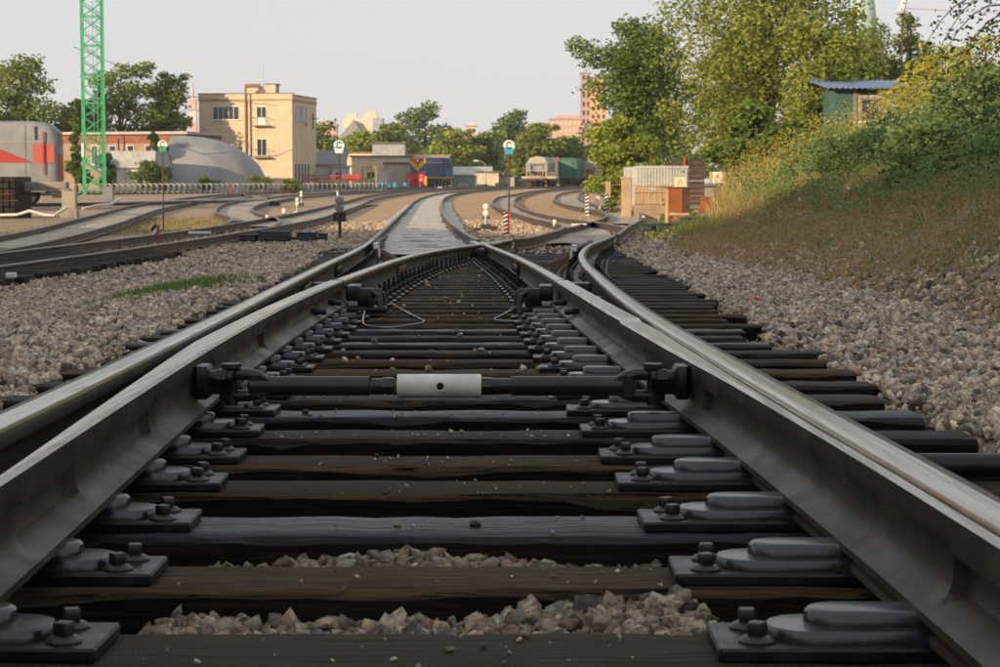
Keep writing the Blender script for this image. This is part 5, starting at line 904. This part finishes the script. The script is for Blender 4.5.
# wagons
def wagon_frame(t, L): wheelset(t, (-1.2,-2.9,-L+2.9,-L+1.2), .48); part('underframe', M_wheel, t, [(-L,0,-1.3,1.3,.85,1.2)]); part('coupler', M_wheel, t, [(0,.6,-.15,.15,.85,1.1)])
Hw = thing('hopper_wagon', 'cream and grey hopper wagon seen end-on beyond the blue-banded sign', 'wagon', (5.2,291,CZ-float(prof(291))), R_(-99)); M_hc = wpm('hopper_cream', (.36,.34,.28)); M_hg = wpm('hopper_grey', (.24,.26,.28)); wagon_frame(Hw, 10.5)
b = MB(); b.rings([[(x,-1.5,2.2),(x,-1.55,3.5),(x,-1.1,4.2),(x,0,4.45),(x,1.1,4.2),(x,1.55,3.5),(x,1.5,2.2)] for x in (-9.6,-1.4)]); b.build('tank', M_hg, Hw, 30); b = MB(); b.rings([[(x,-1.53,3.5),(x,-1.1,4.23),(x,0,4.48),(x,1.1,4.23),(x,1.53,3.5)] for x in (-1.42,-1.36)]); b.build('end_plate', M_hc, Hw)
b = MB(); b.add([(-1.38,-1.45,3.5),(-1.38,1.45,3.5),(-3.2,1.1,1.6),(-3.2,-1.1,1.6),(-1.5,-1.45,3.5),(-1.5,1.45,3.5),(-3.35,1.1,1.6),(-3.35,-1.1,1.6)], [(0,1,2,3),(7,6,5,4),(0,3,7,4),(1,5,6,2),(0,4,5,1),(3,2,6,7)]); b.build('slope_sheet', M_hc, Hw)
for y in (-1.42,1.42): part('end_post', M_hc, Hw, [(-.55,-.4,y-.08,y+.08,1.2,3.5)])
b = MB()
for s in (-1, 1): b.tube([(-.45,s*1.4,3.45),(-.45,s*.75,1.2)], .07, 5)
b.tube([(-.45,-1.45,3.45),(-.45,1.45,3.45)], .09, 5); b.tube([(-.45,-1.2,2.4),(-.45,1.2,2.4)], .06, 5); b.build('end_brace', M_hc, Hw); part('platform', mat('rusty_red', (.25,.09,.05), .8), Hw, [(-1.2,.05,-1.3,1.3,1.15,1.32)]); part('ladder', M_hc, Hw, [(-.4,-.36,.2,.26,1.3,3.4),(-.4,-.36,.6,.66,1.3,3.4)])
M_gg = wpm('wagon_green', (.022,.12,.085))
Gw = thing('box_wagon', 'dark green wagon standing right behind the hopper wagon', 'wagon', (10.1,300,CZ-float(prof(300))), R_(-99)); wagon_frame(Gw, 9); part('body', M_gg, Gw, [(-8.6,-.5,-1.45,1.45,1.2,4.1)], bev=.1); part('end_panel', wpm('wagon_green_light', (.04,.15,.115)), Gw, [(-.5,-.42,-1.0,.6,1.3,4.0)]); part('roof', wpm('wagon_green_light', (.04,.15,.115)), Gw, [(-8.5,-.6,-1.1,1.1,4.08,4.3)], bev=.1)
for k in range(6): part('rib', M_gg, Gw, [(-8.2+k*1.45,-8.05+k*1.45,-1.52,-1.45,1.2,4.0)])
Gr = thing('box_wagon', 'weathered grey wagon right of the dark green wagon', 'wagon', (13.4,307,CZ-float(prof(307))), R_(-99)); wagon_frame(Gr, 9); part('body', wpm('wagon_grey', (.33,.29,.26)), Gr, [(-8.6,-.5,-1.45,1.45,1.2,3.9)], bev=.1)
for k in range(6): part('rib', M_hg, Gr, [(-8.2+k*1.45,-8.05+k*1.45,-1.52,-1.45,1.2,3.8)])
part('patch', mat('rusty_red', (.25,.09,.05), .8), Gr, [(-.5,-.44,-.4,.9,1.3,2.6)])
Gd = thing('box_wagon', 'brown-grey wagon between the hopper wagon and the green wagon', 'wagon', (8.4,310,CZ-float(prof(308))), R_(-99)); wagon_frame(Gd, 9); part('body', wpm('wagon_brown', (.13,.11,.10)), Gd, [(-8.6,-.5,-1.4,1.4,1.2,4.2)], bev=.1); part('hatch', mat('rusty_red', (.25,.09,.05), .8), Gd, [(-7,-1,-.6,.6,4.2,4.5)])
Fw = thing('flat_wagon', 'flat wagon loaded with pale planks left of the hopper wagon', 'wagon', (3.3,296,CZ-float(prof(296))), R_(168)); wagon_frame(Fw, 5.4)
for k in range(4): part('plank', wpm('pale_planks', (.48,.42,.34)), Fw, [(-5.3,-.1,-1.2+k*.6,-.65+k*.6,1.22,1.5+.04*(k % 2))])

# ------------------------------------------------------------------ things on the right
PFz = G(5.6,73)
M_plank = mat('sunbleached_plank', (.50,.37,.22), .9, (.38,.27,.155), 2.5, stretch=(4,4,.6), c3=(.24,.16,.09), s3=6, k3=(.6,.72), bump=.5, bscale=20, bdist=.01)
Pf = thing('plank_fence', 'sunlit weathered fence of short upright boards beside the siding', 'fence', (4.9,73,G(4.9,73)+.26), R_(12))
for k in range(13): x = k*.115; h = .86+rnd.uniform(-.06,.05)+.05*math.sin(k*.9); part('board', M_plank, Pf, [(x+.004,x+.110,-.02+rnd.uniform(-.008,.008),.02,.22,h)])
for z in (.28,.70): part('rail', M_plank, Pf, [(-.03,1.52,-.07,-.022,z,z+.07)])
part('base_slab', mat('sandy_concrete', (.42,.32,.21), .95, (.32,.24,.16), 2, bump=.6), Pf, [(-.05,1.56,-.12,.10,-.5,.22)])
for k in range(16): x = k*.095; b = MB(); b.box((x,-.02,.93+rnd.uniform(-.03,.04)), (.11,.16,.07), Matrix.Rotation(rnd.uniform(-.5,.5), 3, 'Y'), bev=.02); b.build('top_stick', M_plank, Pf)
t = thing('gate_post', 'broad sunlit concrete gate post at the left end of the plank fence', 'post', (4.62,73,G(4.62,73)-.05)); part('post', mat('sandy_concrete', (.42,.32,.21), .95, (.32,.24,.16), 2, bump=.6), t, [(-.20,.17,-.14,.14,0,1.52)], bev=.02); part('cap', M_plank, t, [(-.23,.20,-.17,.17,1.52,1.58)])
t = thing('gate_post', 'slim pale post standing further left of the plank fence', 'post', (4.75,88,G(4.75,88)-.05)); part('post', mat('sandy_concrete', (.42,.32,.21), .95, (.32,.24,.16), 2, bump=.6), t, [(-.11,.11,-.1,.1,0,1.42)], bev=.015); part('gate_bar', M_rustp, t, [(.11,.85,-.02,.02,1.25,1.31)])
t = thing('container', 'pale grey corrugated container behind the plank fence', 'container', (7.75,96,G(7.75,96)-.1), R_(5)); M_ct = wpm('container_pale', (.46,.49,.48)); part('body', M_ct, t, [(-1.25,1.25,0,4,.1,2.18)]);
for k in range(17): part('rib', M_ct, t, [(-1.22+k*.147,-1.15+k*.147,-.035,0,.2,2.1)])
part('top_rail', M_ct, t, [(-1.28,1.28,-.05,.05,2.1,2.22)]); part('patch', wpm('mint_patch', (.28,.50,.38)), t, [(-.45,.1,-.045,-.036,.42,.85)]); part('hole', M_sig_k, t, [(.98,1.06,-.06,-.05,1.9,1.98)])
t = thing('beam_wall', 'dark brown wall of stacked steel beams behind the pale container', 'beam stack', (8.4,118,G(8.4,118)-.1)); M_bw = mat('brown_beam', (.075,.045,.034), .8, (.05,.03,.025), 2)
for k in range(9): part('beam', M_bw, t, [(-1.9,3.6,-.3,.3,.02+k*.30,.29+k*.30)])
for x in (-1.45,.4,2.4): part('upright', M_rustp, t, [(x-.09,x+.09,-.42,-.3,0,2.92)])
Cb = thing('rusty_cabinet', 'open-fronted rusty metal cabinet below the cream notice', 'cabinet', (4.56,51.5,G(4.56,51.5)+.0)); Cb.scale = (1,1,1.2); part('back', M_rustp, Cb, [(-.26,.26,.24,.27,.30,.94)]); part('door', M_rustp, Cb, [(-.25,.10,-.27,-.25,.42,.93)]); part('door', mat('dark_rust', (.10,.045,.025), .85, (.06,.03,.02), 4), Cb, [(.11,.29,-.255,-.235,.42,.93)]); part('top', mat('dark_rust', (.10,.045,.025), .85), Cb, [(-.30,.32,-.29,.29,.93,.96)]); part('side_post', M_plank, Cb, [(-.31,-.26,-.28,-.20,0,.95),(-.30,-.26,.2,.27,0,.95)]); part('shelf', M_plank, Cb, [(-.26,.28,-.27,.25,.36,.41)])
part('box_front', mat('peeled_board', (.34,.16,.075), .9, (.20,.10,.055), 5, c3=(.05,.03,.02), s3=7, k3=(.52,.6)), Cb, [(-.24,.28,-.24,-.2,.16,.36)]); part('leg', M_rustp, Cb, [(.24,.28,-.26,-.22,0,.4)])
tag(part('rust_sheet', M_rustp, None, [(4.98,5.28,51.0,51.03,G(5.1,51)-.05,G(5.1,51)+.92)]), 'orange rusty metal sheet leaning right of the cabinet', 'metal sheet'); bpy.data.objects['rust_sheet'].data.transform(Matrix.Translation((5.1,51,G(5.1,51))) @ Matrix.Rotation(.14, 4, 'Y') @ Matrix.Rotation(.12, 4, 'X') @ Matrix.Translation((-5.1,-51,-G(5.1,51))))
def tri(b, cx, cz, s, y0, y1): b.prism([(cx-s,cz-s*.8),(cx+s,cz-s*.8),(cx,cz+s*.95)], y0, y1, 'y')
t = thing('warning_sign', 'yellow warning board with an orange triangle on a post', 'sign', (5.85,54,G(5.85,54)-.1)); z = 1.45-G(5.85,54)+.1; MB().tube([(0,.03,0),(0,.03,z+.28)], .022, 8).build('post', M_post, t, 60); part('board', wpm('board_ochre', (.50,.33,.10)), t, [(-.215,.215,-.01,.015,z-.135,z+.155)]); part('panel', M_sig_w, t, [(-.125,.125,-.016,-.011,z-.135,z+.155)]); b = MB(); tri(b, 0, z+.05, .085, -.022, -.017); b.build('triangle', wpm('triangle_orange', (.62,.32,.02)), t); part('bolt_mark', M_sig_k, t, [(-.008,.008,-.027,-.023,z+.02,z+.09)]); part('text_bar', M_sig_k, t, [(-.08,.08,-.021,-.017,z-.085,z-.070)])
t = thing('warning_sign', 'cream notice with a small faded triangle above the rusty cabinet', 'sign', (4.72,52.5,G(4.72,52.5)-.1)); z = 1.30-G(4.72,52.5)+.1; MB().tube([(.02,.03,0),(.02,.03,z+.1)], .018, 8).build('post', M_post, t, 60); part('board', wpm('notice_cream', (.62,.58,.38)), t, [(-.145,.145,-.01,.012,z-.16,z+.16)]); b = MB(); o_ = [(-.085,z-.04),(.085,z-.04),(0,z+.11)]; i_ = [(-.055,z-.022),(.055,z-.022),(0,z+.07)]
b.add([(p[0],-.015,p[1]) for p in o_+i_], [(0,1,4,3),(1,2,5,4),(2,0,3,5)]); b.build('triangle', wpm('faded_green', (.30,.36,.16)), t); part('text_bar', wpm('faded_green', (.30,.36,.16)), t, [(-.1,.1,-.014,-.011,z-.10,z-.085)])
# signal hut with blue roof
Hx, Hy = 14.0, 76; Hu = thing('signal_hut', 'small green and pale hut with a corrugated blue roof on the bank', 'hut', (Hx,Hy,G(Hx,Hy)-.2), R_(4)); hz = 4.85-(G(Hx,Hy)-.2)
M_teal = wpm('hut_teal', (.055,.125,.105)); part('wall', M_teal, Hu, [(-1.35,-.62,0,2.4,0,hz-.05),(.55,1.35,0,2.4,0,hz-.05),(-.62,.55,.1,2.4,0,hz-.05)]); part('corner_post', M_barkp, Hu, [(-.66,-.54,-.08,.02,0,hz),(.52,.60,-.08,.02,0,hz),(1.28,1.38,-.06,.02,0,hz)]); part('pale_panel', mat('peeling_white', (.46,.43,.37), .8, (.30,.27,.22), 3, c3=(.14,.10,.07), s3=6, k3=(.56,.66)), Hu, [(-.54,.52,-.02,.09,hz-1.5,hz-.25)])
window(Hu, -.03, hz-1.15, .62, .72, -.03, 1, frame=M_barkp); part('dark_gap', M_sig_k, Hu, [(-.5,.5,.0,.09,hz-1.85,hz-1.52),(.62,1.25,-.012,-.002,hz-1.35,hz-.98)]); part('notice', M_rustp, Hu, [(-.25,.2,-.045,-.035,hz-1.0,hz-.82),(.58,.72,-.02,-.01,hz-1.45,hz-1.15)])
M_blue = wpm('roof_blue', (.15,.23,.42), metal=.2)
for k in range(16): b = MB(); x0 = -1.75+k*.215; b.add([(x0,-.55,hz-.02),(x0+.11,-.55,hz+.035),(x0+.215,-.55,hz-.02),(x0,2.7,hz+.42),(x0+.11,2.7,hz+.475),(x0+.215,2.7,hz+.42),(x0,-.55,hz-.045),(x0+.11,-.55,hz+.01),(x0+.215,-.55,hz-.045),(x0,2.7,hz+.395),(x0+.11,2.7,hz+.45),(x0+.215,2.7,hz+.395)], [(0,1,4,3),(1,2,5,4),(6,9,10,7),(7,10,11,8),(0,6,7,1),(1,7,8,2),(3,4,10,9),(4,5,11,10),(0,3,9,6),(2,8,11,5)]); b.build('roof_sheet', M_blue, Hu)
t = thing('lamp_pole', 'thin pole with a white floodlight rising above the hut on the right', 'lamp pole', (16.95,85,G(16.95,85)-.2)); zt = 8.85-t.location.z; MB().tube([(0,0,0),(0,0,zt)], [.055,.035], 8).build('pole', M_post, t, 60); b = MB(); b.box((-.02,-.12,zt-.15), (.26,.16,.55), Matrix.Rotation(.25, 3, 'Y'), bev=.05); b.build('floodlight', M_frame, t); part('bracket', M_post, t, [(-.25,.12,-.05,.05,zt-.5,zt-.45)])
tag(MB().tube([(17,85,8.62),(21,86,8.52),(26,87,8.50),(32,88,8.6)], .014, 5).build('cable', wpm('pink_cable', (.5,.28,.25)), None), 'thin pinkish cable running right from the lamp pole', 'cable')
# far city
def tower(name, label, x, y, w_, h, d, m, rows, cols, rz=0, roofs=(), wm=None, ww=.5, wh=.5):
    t = thing(name, label, 'building', (x, y, -1), rz); part('wall', m, t, [(-w_/2,w_/2,0,d,0,h)]); part('roof', wpm('city_roof', (.34,.30,.28)), t, [(-w_/2-.4,w_/2+.4,-.4,d+.4,h,h+.6)])
    me = MB(); cw, ch = w_/cols, h/rows; me.box((0,0,0), (cw*ww,.3,ch*wh)); me = me.mesh('window', wm or M_glass)
    for r in range(rows):
        if (h*(r+.5)/rows) < h*.25: continue
        for c in range(cols): inst('window', me, t, (-w_/2+cw*(c+.5), -.05, ch*(r+.5)))
    for q in roofs: part('roof_house', m, t, [q])
    return t
M_pink, M_or, M_cr, M_rd = wpm('city_pink', (.50,.33,.26), k=.88), wpm('city_orange', (.60,.36,.18), k=.88), wpm('city_cream', (.60,.53,.42), k=.9), wpm('city_red', (.48,.23,.17), k=.85)
tower('apartment_block', 'pinkish hotel block with rows of pale windows behind the right-hand trees', 31.5, 900, 18, 30.0, 12, M_pink, 9, 9, wm=M_cr, ww=.55, wh=.42, roofs=((-6,6,2,8,30.6,32),))
tower('apartment_block', 'orange tower block half hidden by the dark right-hand tree', 43, 880, 7, 47, 10, M_or, 13, 3, ww=.5, wh=.45); tower('apartment_block', 'tall brownish tower block directly left of the orange one', 38.0, 890, 4.0, 50, 10, wpm('city_brown', (.36,.27,.25), k=.9), 13, 2)
tower('apartment_block', 'pink stepped tower right of the beige building', -70, 820, 6.6, 25, 8, M_pink, 9, 4, roofs=((-3.2,1.2,1,6,25,27),(-.2,3.0,1,6,25,26),)); tower('apartment_block', 'low pale block left of the pink stepped tower', -75, 830, 4, 19, 8, M_cr, 7, 3)
tower('apartment_block', 'cream tower above the red roofs, middle of the skyline', -12.2, 850, 4.6, 25.5, 6, M_cr, 8, 2, roofs=((-1.5,1.5,1,4,26,27.2),)); tower('apartment_block', 'long pale block right of the gabled tower', -52, 800, 7, 18, 8, M_cr, 6, 5)
tower('apartment_block', 'long pink block above the brick hall at the left', -134, 800, 16, 21, 8, M_pink, 7, 9, roofs=((-7,-3,1,6,21,22.5),(2,5,1,6,21,22.2))); tower('apartment_block', 'low pink block left of the beige building', -121, 820, 9, 18.5, 8, M_cr, 6, 6)
t = thing('gabled_tower', 'tower block with a steep grey glass gable in front, right of the beige building', 'building', (-58,810,-1)); part('wall', M_cr, t, [(-5.5,6.5,3,14,0,28)]); part('grey_side', wpm('city_blue', (.30,.34,.40)), t, [(6.5,10.5,3,14,0,28)]); b = MB(); b.prism([(-14,12),(9,12),(-1,27)], -1, 2.9, 'y'); b.build('gable', wpm('gable_grey', (.25,.26,.27)), t); b = MB(); b.prism([(-5,8),(4,8),(-2,20)], -1.5, -1.02, 'y'); b.build('gable_infill', M_or, t); part('roof_house', M_cr, t, [(-4,0,4,8,28,30),(3,8,4,8,28,30.5)])
t = thing('red_roofs', 'low cream building with red pitched roofs in the middle of the skyline', 'building', (-21,840,-1)); part('wall', M_cr, t, [(-11,9,0,8,0,18)]); b = MB(); b.prism([(-12,18),(0,18),(-6,22)], -.5, 8, 'y'); b.prism([(-.5,18),(10,18),(6,21.6)], -.6, 8.1, 'y'); b.build('roof', M_rd, t); part('wing', M_rd, t, [(-3,-1.5,-.5,0,10,18)])
for k in range(9): part('window', M_glass, t, [(-10+k*2.1,-9+k*2.1,-.1,.02,14.4,16.4)])
t = thing('glass_dome', 'pale green curved glass tower behind the right-hand trees', 'building', (71.7,400,-1)); b = MB(); b.rings([[(x*f*3.1/2.4, y*f*3.1/2.4, z) for x, y in [(math.cos(R_(a))*2.4, math.sin(R_(a))*2.4) for a in range(0, 360, 18)]] for z, f in ((0,1),(31,1),(34,.95),(37,.85),(40,.66),(42.5,.4),(44,.08))]); b.build('shell', wpm('dome_green', (.36,.50,.44), rough=.25), t, 30)
for k in range(5): MB().tube([(3.13*math.cos(R_(a)), 3.13*math.sin(R_(a)), 20+k*3) for a in range(170, 371, 10)], .05, 4).build('glazing_bar', wpm('dome_bar', (.55,.58,.55)), t)
for i, (x, y, H, W) in enumerate([(-64,560,15,16),(-48,600,15,15),(-34,640,17,18),(58,520,15,20),(38,600,16,18),(-90,520,15,20),(-112,560,17,22)]): tree('far_tree', ['tree behind the grey-roofed shed, further off','tree below the gabled tower','tree left of the red roofs, far off','tree behind the dark beam wall, far off','tree below the orange tower, far off','tree behind the hangar, far off','tree behind the brick hall, far off'][i], (x, y, G(x,y)-.3), H, W, 2600, .6, 'olive', 130+i, .02, 8, group='trees beyond the yard')
tag(MB().tube([(-37,175,13),(-33,215,10.4),(-29,262,11.2)], .03, 5).build('cable', M_sig_k, None), 'thin dark cable strung from the lattice tower to the beige building', 'cable')
# an engine shed and poplars just outside the picture, behind and to the left: they keep the evening sun off the near switch
def shed_box(label, x, y, L, D, H, rz):
    t = thing('engine_shed', label, 'engine shed', (x, y, G(x,y)-.3), rz); part('wall', M_redb, t, [(-L/2,L/2,-D/2,D/2,0,H-.5)]); part('roof', M_roof, t, [(-L/2-.4,L/2+.4,-D/2-.4,D/2+.4,H-.5,H)])
    for k in range(int(L/5)):
        for s in (-1, 1): part('window', M_glass, t, [(-L/2+1.5+k*5,-L/2+4+k*5,s*D/2-.05,s*D/2+.05,2,H-2.5)])
    return t
shed_box('long brick engine shed behind the photographer, out of view', -46, -22, 60, 14, 17.3, R_(117))
for i, (x, y, H, W) in enumerate([(-78,42,17,15),(-70,58,16,13),(-92,70,19,17),(-84,92,18,16),(-93,112,19,17),(-88,134,17,15),(-84,156,16,15),(-70,186,15,14),(-68,204,14,13),(-74,222,13,12)]):
    tree('poplar', ['poplar out of view left of the yard, beside the engine shed','second poplar out of view left of the yard','third poplar out of view left of the yard','fourth poplar out of view left of the yard','fifth poplar out of view left of the yard','sixth poplar out of view left of the yard','seventh poplar out of view left of the yard','eighth poplar out of view left of the yard','ninth poplar out of view left of the yard','tenth poplar out of view, nearest the brick hall'][i], (x, y, G(x,y)-.2), H, W, 4200, .62, 'mid', 160+i, .05, 10, group='poplars beside the yard')
for i in range(9):  # unseen tree row, added to block low sky light behind the camera
    x = -26+i*5.6; y = -24-2.5*(i % 3)
    tree('sky_block_tree', 'unseen dense tree in the row added behind the photographer to cut sky light, number %s from the engine shed' % ['one','two','three','four','five','six','seven','eight','nine'][i], (x, y, G(x, min(y,-8))-.2), 8.0+1.5*(i % 2), 7.5, 2400, .42, 'mid', 180+i, .02, 10, group='unseen trees added behind the photographer')
for i, (x, y, H) in enumerate([(-35,-24,21),(-31,-29,20),(-39,-19,20)]):
    tree('poplar', ['tall poplar in front of the engine shed, out of view, middle one','tall poplar in front of the engine shed, out of view, rearmost','tall poplar in front of the engine shed, out of view, foremost'][i], (x, y, G(x, -8)-.2), H, 9, 1700, .5, 'mid', 210+i, .05, 11, group='poplars beside the yard')
# evening haze: one closed box of thin even air round the whole place
b = MB(); b.box((0, 480, 29), (2340, 1400, 64)); hz_ = b.mesh('haze', [])
mh = bpy.data.materials.new('haze_air'); mh.use_nodes = True; N = mh.node_tree.nodes; N.remove(N['Principled BSDF']); pv = N.new('ShaderNodeVolumePrincipled')
pv.inputs['Color'].default_value = (.93,.92,.95,1); pv.inputs['Density'].default_value = .00016; pv.inputs['Anisotropy'].default_value = .2; mh.node_tree.links.new(pv.outputs[0], N['Material Output'].inputs['Volume'])
hz_.materials.append(mh); ho = bpy.data.objects.new('haze', hz_); COL.objects.link(ho); ho['kind'] = 'stuff'; ho['label'] = 'thin pale evening haze over the whole yard'
